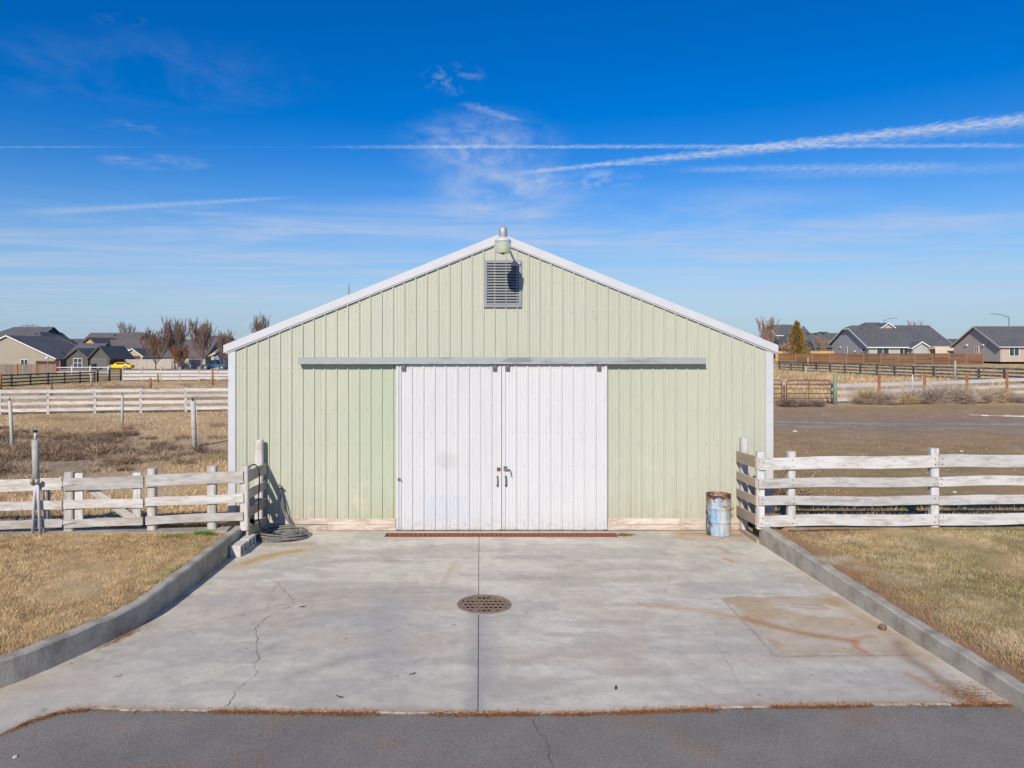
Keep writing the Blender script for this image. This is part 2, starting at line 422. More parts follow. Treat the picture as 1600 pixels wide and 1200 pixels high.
MT['new_wood'] = wood_mat('new_pine_fence', (.58, .36, .15), (.50, .31, .14), .4)
MT['grey_fence'] = wood_mat('grey_board_fence', (.25, .20, .16), (.19, .155, .13), .6)
MT['hose'] = plain('grey_hose', (.17, .165, .16), .6, .3, 12, col2=(.27, .26, .245))
MT['black_hose'] = plain('black_hose', (.03, .03, .032), .5, .2)
MT['pvc'] = plain('white_pipe', (.56, .57, .60), .5, .12, 8)
MT['pump'] = plain('weathered_pump_column', (.44, .43, .38), .75, .25, 9)
MT['block'] = plain('cinder_block', (.66, .62, .58), .95, .25, 18, bmp=.7, bs=90)
MT['drain_red'] = plain('red_drain_grate', (.36, .085, .042), .85, .35, 14, col2=(.23, .06, .035))
MT['drain_iron'] = plain('iron_grate', (.26, .185, .13), .85, .3, 22, col2=(.20, .15, .12), bmp=.4)
MT['needles'] = MT['blade']
MT['shingle'] = shingle_mat('grey_shingles', (.115, .116, .126))
MT['shingle_b'] = shingle_mat('brown_grey_shingles', (.135, .122, .122))
MT['beige'] = plain('beige_wall', (.36, .315, .25), .9, .08, .6)
MT['taupe'] = plain('taupe_wall', (.115, .108, .098), .9, .08, .6)
MT['greywall'] = plain('grey_lap_siding', (.40, .42, .42), .9, .10, .6)
MT['warmgrey'] = plain('warm_grey_wall', (.43, .39, .36), .9, .08, .6)
MT['cream'] = plain('cream_wall', (.46, .39, .325), .9, .06, .6)
MT['yellow'] = plain('yellow_wall', (.56, .40, .17), .9, .06, .6)
MT['vinyl'] = plain('pale_fence_wall', (.46, .41, .35), .85, .08, .5)
MT['house_trim'] = plain('house_trim', (.74, .73, .72), .7, .05)
MT['dark_trim'] = plain('dark_trim', (.06, .06, .07), .7, .05)
MT['glass'] = plain('window_glass', (.035, .055, .065), .08, .05, spec=.8)
MT['garage'] = plain('garage_door_paint', (.15, .155, .155), .8, .08)
MT['car_yellow'] = plain('yellow_car_paint', (.82, .58, .01), .25, .04, spec=.6)
MT['car_blue'] = plain('blue_car_paint', (.035, .10, .17), .25, .04, spec=.6)
MT['car_red'] = plain('maroon_car_paint', (.09, .035, .06), .25, .04, spec=.6)
MT['tyre'] = plain('tyre_rubber', (.02, .02, .02), .85, .1)
MT['bark'] = plain('winter_bark', (.33, .215, .155), .9, .25, 4)
MT['bark_grey'] = plain('grey_winter_twigs', (.31, .215, .175), .9, .2, 4)
MT['bark_red'] = plain('reddish_winter_twigs', (.36, .18, .105), .9, .25, 4)
MT['pole'] = plain('lamp_pole_metal', (.16, .19, .20), .5, .1, 5, .3)
MT['power'] = plain('power_pole_wood', (.17, .18, .21), .9, .1)
MT['lamp_head'] = plain('lamp_head', (.62, .64, .66), .5, .05)
MT['tarp'] = plain('cream_cover', (.60, .50, .40), .8, .06)
MT['hill'] = plain('hill_scrub', (.17, .15, .145), .95, .15, .004)

def barrel_mat():
    m, w, p = newmat('rusty_blue_drum'); tc = w.n('ShaderNodeTexCoord'); v = tc.outputs['Object']; X, Y, Z = w.sep(v)
    n = w.noise(v, 6, 6, .65); n2 = w.noise(w.mapping(v, (9, 9, 1.2)), 1.5, 6, .65); n3 = w.noise(v, 11, 5)
    blue = w.mix(w.ramp(n2, .38, .58), (.16, .31, .48), (.47, .49, .47))
    side = w.m('ADD', w.m('MULTIPLY', X, 2.3), w.m('MULTIPLY', w.m('SUBTRACT', n, .5), 1.3))
    c = w.mix(w.ramp(side, .15, .50), blue, (.47, .40, .30))
    c = w.mix(w.ramp(side, -.42, -.62), c, (.085, .062, .055))
    top = w.m('ADD', Z, w.m('MULTIPLY', w.m('SUBTRACT', n3, .5), .35))
    c = w.mix(w.ramp(top, .69, .75), c, (.10, .062, .05))
    c = w.mix(w.m('MULTIPLY', w.ramp(top, .50, .60), w.ramp(n, .5, .6)), c, (.30, .17, .09))
    c = w.mix(w.ramp(w.noise(v, 16, 5), .66, .74, 0, .7), c, (.24, .12, .06))
    w.put(p.inputs['Base Color'], c); p.inputs['Roughness'].default_value = .7; p.inputs['Specular IOR Level'].default_value = .3
    bump(w, p, n, .3, .004); return m
MT['drum'] = barrel_mat()
def lens_mat():
    m, w, p = newmat('aged_refractor'); v = objvec(w)
    c = w.mix(w.ramp(w.noise(v, 7, 4), .4, .65), (.46, .60, .40), (.64, .62, .48))
    w.put(p.inputs['Base Color'], c); p.inputs['Roughness'].default_value = .3
    p.inputs['Transmission Weight'].default_value = .25; p.inputs['Subsurface Weight'].default_value = 0.0
    return m
MT['lens'] = lens_mat()

# ------------------------------------------------------------------ terrain
def ground_z(x, y):
    x = np.asarray(x, float); y = np.asarray(y, float); d = y+14.9
    left = .32 - .45*sst(45, 128, d)
    right = .32 + .35*sst(45, 66, d) + .50*sst(98, 118, d) + .42*sst(118, 140, d)
    k = sst(-12, 22, x)
    z = left*(1-k)+right*k
    return z*(1-sst(220, 500, d)) + (-.6)*sst(220, 500, d)
def gz(x, y): return float(ground_z(x, y))

def soil_cols(x, y):
    """colours of bare soil, dead grass and gravel over the fields (linear)"""
    n1 = fbm(x*.25, y*.25, 3, 6); n2 = fbm(x*1.4, y*1.4, 9, 5); n3 = fbm(x*.07, y*.05, 21, 4)
    d = y+14.9
    straw = np.array([.52, .375, .205]); tan = np.array([.43, .29, .16]); brown = np.array([.27, .17, .10]); grey = np.array([.33, .265, .21])
    green = np.array([.20, .19, .075]); pale = np.array([.54, .42, .28])
    c = np.empty(x.shape+(3,)); c[...] = straw
    def mx(c, col, k): return c*(1-k[..., None]) + col*k[..., None]
    c = mx(c, tan, sst(.40, .62, n1)*.8)
    c = mx(c, pale, sst(.52, .70, n2)*.6)
    c = mx(c, green, sst(.58, .70, n1+.2*(n2-.5))*.45)
    # right-hand yard: trodden earth and a gravel track
    yard = sst(4.6, 6.0, x)*sst(46, 41, d)
    c = mx(c, np.array([.35, .235, .13]), yard*.92)
    c = mx(c, np.array([.36, .27, .18]), yard*sst(.5, .64, n2)*.6)
    c = mx(c, np.array([.27, .22, .09]), yard*sst(.46, .64, n1)*sst(29, 20, d)*.75)
    c = mx(c, np.array([.42, .31, .20]), yard*sst(.56, .68, fbm(x*.8, y*.8, 41, 4))*sst(24, 16, d)*.6)
    trk = 33.2 + 1.2*np.sin(x*.12) + 4.0*(fbm(x*.2, y*.1, 33, 3)-.5) - .12*(x-8)
    track = yard*np.exp(-((d-trk)/3.6)**2)
    c = mx(c, np.array([.29, .235, .175]), np.clip(track*1.2, 0, .92))
    rut = yard*np.exp(-((d-trk+2.2)/.5)**2) + yard*np.exp(-((d-trk-.4)/.45)**2)
    c = mx(c, np.array([.42, .34, .26]), np.clip(rut*sst(.35, .6, fbm(x*.5, y*2, 44, 4))*.8, 0, .8))
    # left: damp greyish patch among the weeds
    dp = np.exp(-(((x+15)/6.5)**2+((y-9)/4.5)**2))
    c = mx(c, grey, np.clip(dp*sst(.35, .6, n2)*1.1, 0, .8))
    # bare strip at the foot of the fence on the left
    c = mx(c, brown, sst(-4, -5, x)*sst(.6, -.8, y)*sst(-1.6, -1.2, y)*.5)
    # mown green strip by the houses on the left
    c = mx(c, np.array([.30, .29, .13]), sst(-20, -40, x)*sst(60, 66, y)*sst(86, 80, y)*sst(-40, -48, x)*.7)
    c = mx(c, np.array([.30, .27, .25]), sst(-20, -45, x)*sst(108, 114, y)*.85)
    c = mx(c, np.array([.42, .33, .16]), sst(20, 30, x)*sst(72, 84, d)*.4)
    return c*(.78+.44*fbm(x*3, y*3, 77, 4))[..., None]

def build_ground():
    def axis(dense0, dense1, step, far, grow=1.07):
        a = list(np.arange(dense0, dense1+1e-6, step)); s = step; p = dense1
        while p < far: s *= grow; p += s; a.append(p)
        return a
    xs_r = axis(5.0, 30, .3, 5000); xs_l = [-v for v in axis(5.0, 30, .3, 5000)]
    xs = np.array(sorted(set(np.round(xs_l + list(np.arange(-4.4, 4.5, .8)) + xs_r, 4))))
    ys = np.array(axis(-1.25, 45, .3, 6000, 1.06))
    ys = np.unique(np.concatenate([ys, [0.02]]))
    X, Y = np.meshgrid(xs, ys)
    Z = ground_z(X, Y) + .05*(fbm(X*.6, Y*.6, 5, 4)-.5)*sst(0, 6, Y)
    Z = np.where((np.abs(X) <= 5.01) & (Y < 24), -.06, Z)
    C = soil_cols(X, Y)
    ny, nx = X.shape; idx = np.arange(nx*ny).reshape(ny, nx)
    F = np.stack([idx[:-1, :-1], idx[:-1, 1:], idx[1:, 1:], idx[1:, :-1]], -1).reshape(-1, 4)
    xc = (X[:-1, :-1]+X[1:, 1:])/2; yc = (Y[:-1, :-1]+Y[1:, 1:])/2
    keep = ~((np.abs(xc) < 5.0) & (yc < 23)).ravel()
    o = tri_obj('ground', np.stack([X, Y, Z], -1).reshape(-1, 3), F[keep], MT['ground'], C.reshape(-1, 3), smooth=True)
    tag(o, 'dry pasture and bare earth around the barn', kind='structure')
build_ground()

def build_hills():
    V, F = [], []; n = 120
    for i in range(n):
        a = R(-70)+R(140)*i/(n-1); x = 4200*math.sin(a); y = 4200*math.cos(a)
        h = 38+30*float(fbm(np.array([i*.13]), np.array([2.3]), 4, 4)[0])
        V += [(x*.93, y*.93, -3), (x, y, h), (x*1.1, y*1.1, -3)]
    for i in range(n-1):
        for k in range(2): F.append((i*3+k, (i+1)*3+k, (i+1)*3+k+1, i*3+k+1))
    tag(pyd('hills', V, F, MT['hill'], smooth=True), 'low brown hills on the horizon', kind='structure')
build_hills()

# ---- driveway slab, asphalt, curbs, lawns
FRONT = np.array([(-14, -13.2), (-9, -10.9), (-7, -9.6), (-5.6, -8.42), (-5.0, -7.89), (-4.87, -7.62), (-4.66, -7.43), (-4.40, -7.37), (-3.79, -7.40), (-2, -7.44), (-.42, -7.47), (.55, -7.47), (2.23, -7.34), (3.72, -7.28), (4.93, -7.28), (5.6, -7.25)])
def y_front(x): return np.interp(x, FRONT[:, 0], FRONT[:, 1])
# inner foot line of each curb, running from the fence to beyond the frame
CURB_L = [(-4.85, -1.05), (-4.85, -2.1), (-4.86, -3.3), (-4.88, -4.4), (-4.90, -5.0), (-4.95, -5.3), (-5.03, -5.6), (-5.12, -5.85), (-5.20, -6.07), (-5.41, -6.59), (-5.6, -6.95), (-5.9, -7.35), (-6.4, -7.8), (-7.1, -8.25), (-8.2, -8.7), (-9.6, -9.0), (-12, -9.2)]
CURB_R = [(4.85, -1.0), (4.88, -2.0), (4.92, -3.2), (4.96, -4.4), (5.0, -5.6), (5.05, -6.6), (5.08, -7.3), (5.1, -8.4), (5.12, -10.5)]
def hl(y): return float(np.interp(y, [-9.2, -7, -5.5, -2.1, -1], [.28, .297, .295, .345, .35]))
def hr(y): return float(np.interp(y, [-10.5, -7.2, -4, -1], [.15, .195, .26, .33]))
def offset(pts, dist):
    out = []
    for i, p in enumerate(pts):
        a = Vector(pts[max(i-1, 0)]); b = Vector(pts[min(i+1, len(pts)-1)]); t = (b-a).normalized()
        nrm = Vector((t.y, -t.x)); out.append(tuple(Vector(p)+nrm*dist))
    return out
def refine(pts, step=.12):
    out = []; n = len(pts)
    for i in range(n-1):
        p0 = Vector(pts[max(i-1, 0)]); p1 = Vector(pts[i]); p2 = Vector(pts[i+1]); p3 = Vector(pts[min(i+2, n-1)])
        k = max(1, int((p2-p1).length/step))
        for j in range(k):
            t = j/k
            q = .5*((2*p1)+(p2-p0)*t+(2*p0-5*p1+4*p2-p3)*t*t+(3*p1-p0-3*p2+p3)*t*t*t); out.append((q.x, q.y))
    out.append(tuple(pts[-1])); return out
CL = refine(CURB_L); CR = refine(CURB_R)

def build_slab():
    xs = np.unique(np.round(np.concatenate([np.arange(-14, -6, .12), np.arange(-6, 5.2, .035), [-2.26, 2.25, -.445, -.435]]), 4))
    ys = np.concatenate([np.arange(0.03, -6.9, -.035), [-.27, -.53]]); ys = np.unique(np.round(ys, 4))[::-1]
    tail = np.linspace(0, 1, 14)[1:]
    yl = ys[-1]
    X = np.tile(xs, (len(ys)+len(tail), 1)); Y = np.empty_like(X)
    Y[:len(ys)] = ys[:, None]
    yf = y_front(xs) + .035*(fbm(xs*5, xs*0, 8, 4)-.5)
    Y[len(ys):] = yl + (yf-yl)[None, :]*tail[:, None]
    Z = .004*(fbm(X*.5, Y*.5, 2, 3)-.5)
    c = np.empty(X.shape+(3,)); c[...] = (.57, .532, .445)
    def mx(col, k):
        nonlocal c
        k = np.clip(k, 0, 1)[..., None]; c = c*(1-k)+np.array(col)*k
    n1 = fbm(X*.7, Y*.7, 12, 6); n2 = fbm(X*3.5, Y*3.5, 19, 5); n3 = fbm(X*.9, Y*3.2, 31, 6); n4 = fbm(X*9, Y*9, 51, 4)
    mx((.46, .425, .365), sst(.46, .66, n1)*.6)
    mx((.61, .575, .49), sst(.50, .66, fbm(X*1.1+9, Y*1.1, 61, 5))*.6)
    mx((.40, .375, .335), sst(.50, .60, n3)*.55)
    mx((.46, .40, .32), sst(.54, .70, fbm(X*.8+3, Y*1.6, 71, 5))*.55)
    mx((.33, .32, .30), sst(.56, .72, n2)*.28)
    def seg(p, q):
        p = np.array(p); q = np.array(q); dd = q-p; L = max((dd**2).sum(), 1e-9)
        t = np.clip(((X-p[0])*dd[0]+(Y-p[1])*dd[1])/L, 0, 1)
        return np.hypot(X-p[0]-t*dd[0], Y-p[1]-t*dd[1])
    def poly(pts, wd, col, a, wob=.5):
        dm = np.min([seg(pts[i], pts[i+1]) for i in range(len(pts)-1)], axis=0)
        dm = dm + wd*wob*(n2-.5)*2.4
        mx(col, np.exp(-np.clip(dm/wd, 0, 9)**2)*a)
    # soft darker sweeps, tyre rubs
    poly([(-2.6, -6.7), (-2.0, -6.2), (-1.5, -6.0)], .10, (.30, .285, .26), .55)
    poly([(-2.9, -3.95), (-2.0, -3.7), (-1.0, -3.55), (-.6, -3.7)], .16, (.385, .33, .27), .5)
    poly([(-2.2, -1.75), (-1.9, -2.2), (-1.4, -2.25)], .10, (.36, .29, .22), .45)
    poly([(.3, -3.1), (.9, -3.05)], .2, (.32, .27, .23), .5)
    poly([(.2, -2.0), (1.2, -2.1)], .2, (.36, .31, .27), .4)
    poly([(-1.85, -3.9), (-1.7, -5.2), (-1.45, -6.4)], .28, (.37, .36, .345), .5)
    poly([(-2.4, -4.8), (-1.9, -5.0), (-1.6, -4.4)], .35, (.36, .355, .345), .5)
    poly([(-1.0, -3.34), (-.84, -2.23)], .05, (.50, .36, .20), .55)
    poly([(-4.3, -5.2), (-3.2, -4.3), (-1.8, -3.85), (-.55, -3.75)], .06, (.40, .345, .28), .55, .8)
    poly([(-4.4, -5.5), (-3.3, -4.55), (-1.9, -4.05), (-1.0, -4.0)], .05, (.41, .37, .32), .45, .8)
    poly([(-3.9, -4.0), (-3.6, -4.9), (-2.9, -5.2), (-2.4, -4.7)], .05, (.41, .38, .34), .4, .8)
    poly([(1.2, -4.9), (2.0, -5.2), (2.9, -5.1)], .05, (.39, .37, .34), .45, .8)
    poly([(.8, -2.9), (2.0, -2.6), (3.2, -2.75)], .07, (.40, .36, .31), .45, .9)
    poly([(-3.4, -2.4), (-2.4, -2.0), (-1.2, -1.9)], .09, (.40, .355, .30), .45, .9)
    poly([(-1.3, -6.9), (.5, -7.0), (2.6, -6.8)], .10, (.41, .385, .34), .4, .9)
    # dark damp band either side of the joint below the grate
    poly([(-.43, -4.75), (-.43, -7.5)], .12, (.26, .27, .28), .5, .8)
    poly([(-.37, -4.9), (-.30, -6.0), (-.36, -7.0)], .20, (.36, .35, .33), .5)
    # rust by the hose
    poly([(-4.45, -2.3), (-4.28, -1.98), (-4.02, -1.72), (-3.7, -1.52)], .10, (.52, .27, .075), 1.0)
    poly([(-4.5, -2.4), (-4.2, -1.9), (-3.5, -1.35)], .26, (.44, .34, .22), .55)
    poly([(-4.75, -1.0), (-4.2, -1.15), (-3.6, -1.0)], .12, (.34, .24, .15), .5)
    # drum rings and drips on the right
    ring = np.abs(np.hypot((X-3.9)/.42, (Y+.52)/.26)-1)
    mx((.40, .20, .07), np.exp(-(ring/.07)**2)*sst(.3, .55, n2+.15)*.9)
    poly([(3.6, -.25), (4.2, -.35), (4.7, -.45)], .18, (.42, .28, .15), .8)
    poly([(3.55, -.6), (4.4, -.75), (4.8, -.8)], .20, (.44, .32, .19), .55)
    poly([(3.84, -1.22), (4.02, -1.36), (4.06, -1.62), (4.3, -1.8)], .035, (.50, .26, .08), .8)
    poly([(3.3, -1.22), (4.0, -1.28)], .05, (.46, .35, .22), .5)
    poly([(3.84, -2.02), (3.93, -2.12), (3.92, -2.24)], .035, (.48, .25, .06), .9)
    # old patch of replaced concrete, browned at its margins
    inside = (Y < -3.98+.02*np.sin(X*4)) & (Y > -6.1) & (X > 3.14) & (X < 4.9)
    edge = np.minimum.reduce([X-3.14, -3.98-Y, Y+6.1])-.10*np.clip(fbm(X*5, Y*5, 83, 4)-.42, 0, 1)*3
    k = inside*(sst(0, .05, edge))
    mx((.54, .47, .37), k*.6)
    mx((.40, .285, .17), k*np.exp(-np.clip(edge, 0, 3)/.16)*sst(.22, .52, n2)*.95)
    mx((.44, .315, .18), k*sst(.44, .60, fbm(X*1.7, Y*2.6, 81, 6))*sst(-5.9, -4.6, Y)*.72)
    poly([(3.14, -4.1), (3.12, -6.1)], .02, (.30, .25, .2), .5)
    poly([(3.12, -6.12), (4.3, -6.1), (4.8, -6.08)], .04, (.36, .26, .17), .65)
    poly([(1.9, -4.34), (2.3, -4.44), (2.75, -4.62), (3.2, -4.9)], .10, (.47, .33, .17), .62)
    poly([(3.2, -4.9), (3.58, -5.27), (3.96, -5.53), (4.28, -5.66)], .085, (.40, .22, .10), .8)
    poly([(4.28, -5.66), (4.4, -5.56), (4.6, -5.5)], .05, (.42, .22, .10), .6)
    poly([(4.28, -5.66), (4.2, -5.85), (4.25, -6.0)], .045, (.42, .20, .08), .8)
    poly([(4.05, -4.3), (4.45, -4.4), (4.5, -4.52), (4.1, -4.45), (4.05, -4.3)], .03, (.40, .22, .1), .6)
    poly([(4.75, -3.9), (4.85, -5.2), (4.9, -6.2)], .12, (.44, .33, .21), .55)
    poly([(4.80, -5.7), (4.66, -6.1), (4.70, -6.5), (4.66, -7.0), (4.74, -7.3)], .09, (.28, .20, .13), .75)
    poly([(4.4, -6.6), (4.5, -7.0), (4.75, -7.25)], .07, (.42, .21, .09), .6)
    # dirt along the left curb, the joint and the slab front
    dl = np.interp(Y, [p[1] for p in CURB_L][::-1], [p[0] for p in CURB_L][::-1])
    mx((.36, .29, .20), np.exp(-np.clip(X-dl, 0, 5)/.10)*sst(.35, .6, n2)*.7)
    mx((.50, .42, .32), np.exp(-np.clip(X-dl, 0, 5)/.5)*sst(-6.2, -7.2, Y)*.6)
    mx((.34, .20, .11), np.exp(-np.clip(Y-y_front(X), 0, 3)/.06)*.6)
    mx((.36, .28, .20), np.exp(-np.clip(-Y, 0, 3)/.10)*sst(.35, .55, n1)*.6)
    sp = sst(.965, .985, vnoise(X*26, Y*26, 99))*sst(.45, .6, n1+.1*n4)
    mx((.16, .13, .11), sp*.7)
    c *= (.90+.2*n4)[..., None]
    ny, nx = X.shape; idx = np.arange(nx*ny).reshape(ny, nx)
    F = np.stack([idx[:-1, :-1], idx[1:, :-1], idx[1:, 1:], idx[:-1, 1:]], -1).reshape(-1, 4)
    xc = (X[:-1, :-1]+X[1:, 1:])/2; yc = (Y[:-1, :-1]+Y[1:, 1:])/2
    hole = ((xc > -2.26) & (xc < 2.25) & (yc < -.27) & (yc > -.53)) | (np.hypot(xc+.36, yc+4.33) < .345) \
        | ((np.abs(xc+.44) < .007) & (yc < -.53) & (np.hypot(xc+.36, yc+4.33) > .3))
    keep = ~hole.ravel()
    V = np.stack([X, Y, Z], -1).reshape(-1, 3)
    o = tri_obj('driveway', V, F[keep], MT['concrete'], c.reshape(-1, 3), smooth=True)
    tag(o, 'stained concrete apron in front of the barn', kind='structure')
    # front edge face and joint bottom
    e = idx[-1]; Ve = []; Fe = []
    for i in range(nx):
        Ve += [tuple(V[e[i]]), (V[e[i]][0], V[e[i]][1], -.05)]
    for i in range(nx-1): Fe.append((2*i, 2*i+1, 2*i+3, 2*i+2))
    pyd('slab_edge', Ve, Fe, MT['curb'], o)
    pyd('control_joint', [(-.50, -.5, -.012), (-.38, -.5, -.012), (-.38, -7.48, -.012), (-.50, -7.48, -.012)], [(0, 3, 2, 1)], MT['joint'], o)
    # cracks: narrow irregular slits
    def crack(pts, wd):
        P = []
        for i in range(len(pts)-1):
            a = Vector(pts[i]); b = Vector(pts[i+1]); k = max(2, int((b-a).length/.045))
            for j in range(k):
                q = a.lerp(b, j/k); P.append(q+Vector((rnd.uniform(-.018, .018), rnd.uniform(-.018, .018))))
        P.append(Vector(pts[-1])); V, F = [], []
        for i, q in enumerate(P):
            t = (P[min(i+1, len(P)-1)]-P[max(i-1, 0)]).normalized(); nn = Vector((-t.y, t.x)); ww = .50*wd*rnd.uniform(.15, 1.3)
            V += [(*(q+nn*ww), .0045), (*(q-nn*ww), .0045)]
        for i in range(len(P)-1): F.append((2*i, 2*i+1, 2*i+3, 2*i+2))
        pyd('crack', V, F, MT['crack'], o)
    crack([(-3.61, -3.34), (-3.35, -3.79), (-3.15, -4.16), (-3.10, -4.35), (-3.32, -4.78), (-3.36, -5.24), (-3.23, -5.62), (-3.15, -5.92), (-3.02, -6.2), (-3.06, -6.37), (-2.93, -6.54), (-3.03, -7.01), (-3.02, -7.34)], .006)
    crack([(-3.61, -3.34), (-3.53, -4.08), (-3.39, -4.61)], .0025)
    crack([(2.36, -3.79), (2.52, -3.99), (2.87, -4.11), (3.26, -4.05), (3.89, -3.88), (4.88, -3.82)], .005)
    crack([(2.64, -4.85), (2.65, -5.31), (2.5, -5.82), (2.47, -6.37), (2.39, -6.89)], .003)
    crack([(2.75, -2.6), (2.6, -3.2), (2.36, -3.79)], .0025)
    crack([(.45, -3.9), (.5, -4.6), (.52, -5.0)], .002)
    crack([(.02, -4.3), (.2, -4.22), (.32, -4.25)], .006)
    crack([(.6, -4.3), (1.3, -4.0), (2.36, -3.79)], .0022)
    # patch edge lines
    crack([(3.13, -4.08), (3.10, -6.13)], .003)
    crack([(3.10, -6.13), (4.9, -6.08)], .004)
MT['joint'] = plain('joint_filler', (.11, .09, .075), .95, .3, 30, col2=(.24, .14, .09))
MT['crack'] = plain('crack_dirt', (.15, .125, .10), .95, .3, 30)
build_slab()

def build_road():
    xs = np.concatenate([np.arange(-60, -9, 1.0), np.arange(-9, 9, .06), np.arange(9, 60, 1.0)]); ys = np.concatenate([np.arange(-30, -10, .5), np.arange(-10, -6.8, .06)])
    X, Y = np.meshgrid(xs, ys); Z = np.full_like(X, -.022)+.006*(fbm(X*2, Y*2, 3, 3)-.5)
    c = np.empty(X.shape+(3,)); c[...] = (.21, .194, .175)
    n = fbm(X*.6, Y*1.2, 5, 5); n2 = fbm(X*7, Y*7, 15, 4); n3 = fbm(X*.35, Y*.35, 25, 4)
    def mx(col, k):
        nonlocal c
        k = np.clip(k, 0, 1)[..., None]; c = c*(1-k)+np.array(col)*k
    mx((.235, .212, .185), sst(.42, .66, n)*.6)
    mx((.18, .17, .16), sst(.50, .66, n3)*.7)
    mx((.24, .215, .19), sst(.60, .74, n2)*.3)
    mx((.27, .18, .12), sst(.62, .74, fbm(X*2, Y*2, 63, 4))*.35)
    ny, nx = X.shape; idx = np.arange(nx*ny).reshape(ny, nx)
    F = np.stack([idx[:-1, :-1], idx[:-1, 1:], idx[1:, 1:], idx[1:, :-1]], -1).reshape(-1, 4)
    o = tri_obj('road', np.stack([X, Y, Z], -1).reshape(-1, 3), F, MT['asphalt'], c.reshape(-1, 3), smooth=True)
    tag(o, 'old grey asphalt lane along the bottom', kind='structure')
    P = [Vector(p) for p in [(.10, -7.6), (.13, -7.8), (.20, -7.95), (.22, -8.09), (.20, -8.25), (.22, -8.4), (.17, -8.6), (.15, -9.2)]]
    V, F = [], []
    Q = []
    for i in range(len(P)-1):
        for j in range(5): Q.append(P[i].lerp(P[i+1], j/5)+Vector((rnd.uniform(-.01, .01), 0)))
    for i, q in enumerate(Q):
        ww = .0045*rnd.uniform(.2, 1.3); V += [(q.x-ww, q.y, -.014), (q.x+ww, q.y, -.014)]
    for i in range(len(Q)-1): F.append((2*i, 2*i+2, 2*i+3, 2*i+1))
    pyd('crack', V, F, MT['crack'], o)
build_road()

def build_curb(name, label, pts, side, hfun, thick=.165):
    """concrete edging wall with an eased top edge; side -1: body lies to -x of the inner foot line"""
    t = thing(name, label, 'curb', (pts[0][0], pts[0][1], 0))
    inner = pts; outer = offset(pts, thick if side < 0 else -thick)
    dirx = outer[0][0]-inner[0][0]
    if dirx*side < 0: outer = offset(pts, -thick if side < 0 else thick)
    V, F = [], []
    for i, (a, b) in enumerate(zip(inner, outer)):
        h = hfun(a[1]) + .006*math.sin(i*1.7)+rnd.uniform(-.003, .003)
        a = Vector(a); b = Vector(b); d = (b-a).normalized()*.022
        w = rnd.uniform(-.004, .004)
        prof = [(a, -.06), (a+d*.2*(1+w), h-.02), (a+d*1.1, h), (b-d*.8, h), (b, h-.02), (b, -.06)]
        V += [(p.x-pts[0][0], p.y-pts[0][1], z) for p, z in prof]
    n = 6
    for i in range(len(inner)-1):
        for k in range(n-1):
            q = (i*n+k, i*n+k+1, (i+1)*n+k+1, (i+1)*n+k); F.append(q if side > 0 else q[::-1])
    F.append(tuple(range(n))); F.append(tuple(range((len(inner)-1)*n, len(inner)*n))[::-1])
    o = pyd('body', V, F, MT['curb'], t, (pts[0][0], pts[0][1], 0))
    return t, outer
_, OUT_L = build_curb('curb_wall', 'curving grey concrete curb wall between the left lawn and driveway', CL, -1, hl)
_, OUT_R = build_curb('curb_wall', 'straight grey concrete curb wall along the right lawn', CR, 1, hr)

# lawns: sheets from the curb outwards, with turf blades standing on them
def lawn_sheet(name, label, outer, sgn, hf, colf, yb):
    pts = [p for p in outer]; V, C = [], []; offs = np.concatenate([np.arange(0, 9, .12), np.geomspace(9, 55, 12)])
    for (x, y) in pts:
        for o in offs:
            X = x+sgn*o; V.append((X, y, hf(y)-.035 + (.02*math.sin(X*2.1+y)+.03*(float(vnoise(X*1.5, y*1.5, 4))-.5))*min(1, o*3)))
    V = np.array(V); C = colf(V[:, 0], V[:, 1]); n = len(offs); m = len(pts)
    idx = np.arange(n*m).reshape(m, n)
    F = np.stack([idx[:-1, :-1], idx[:-1, 1:], idx[1:, 1:], idx[1:, :-1]], -1).reshape(-1, 4)
    if sgn > 0: F = F[:, ::-1]
    o = tri_obj(name, V, F, MT['lawn'], C, smooth=True); tag(o, label, kind='structure')
    return o
def lawn_col_l(x, y):
    n = fbm(x*.9, y*.9, 7, 5); n2 = fbm(x*4, y*4, 8, 4)
    c = np.empty(x.shape+(3,)); c[...] = (.46, .345, .195)
    def mx(col, k):
        nonlocal c
        k = np.clip(k, 0, 1)[..., None]; c = c*(1-k)+np.array(col)*k
    mx((.37, .265, .14), sst(.42, .62, n)*.7); mx((.54, .42, .25), sst(.5, .68, n2)*.6)
    inx = np.interp(y, [p[1] for p in OUT_L][::-1], [p[0] for p in OUT_L][::-1]); dist = inx-x
    mx((.17, .20, .06), np.exp(-np.clip(dist-.05, 0, 5)/.35)*sst(.48, .62, n2)*sst(-6.5, -2, y)*.8)
    mx((.40, .27, .19), np.exp(-np.clip(dist, 0, 5)/.22)*sst(-2.4, -1.4, y)*.8)
    mx((.35, .26, .16), np.exp(-np.clip(dist, 0, 5)/.10)*sst(.4, .6, n)*.6)
    return c
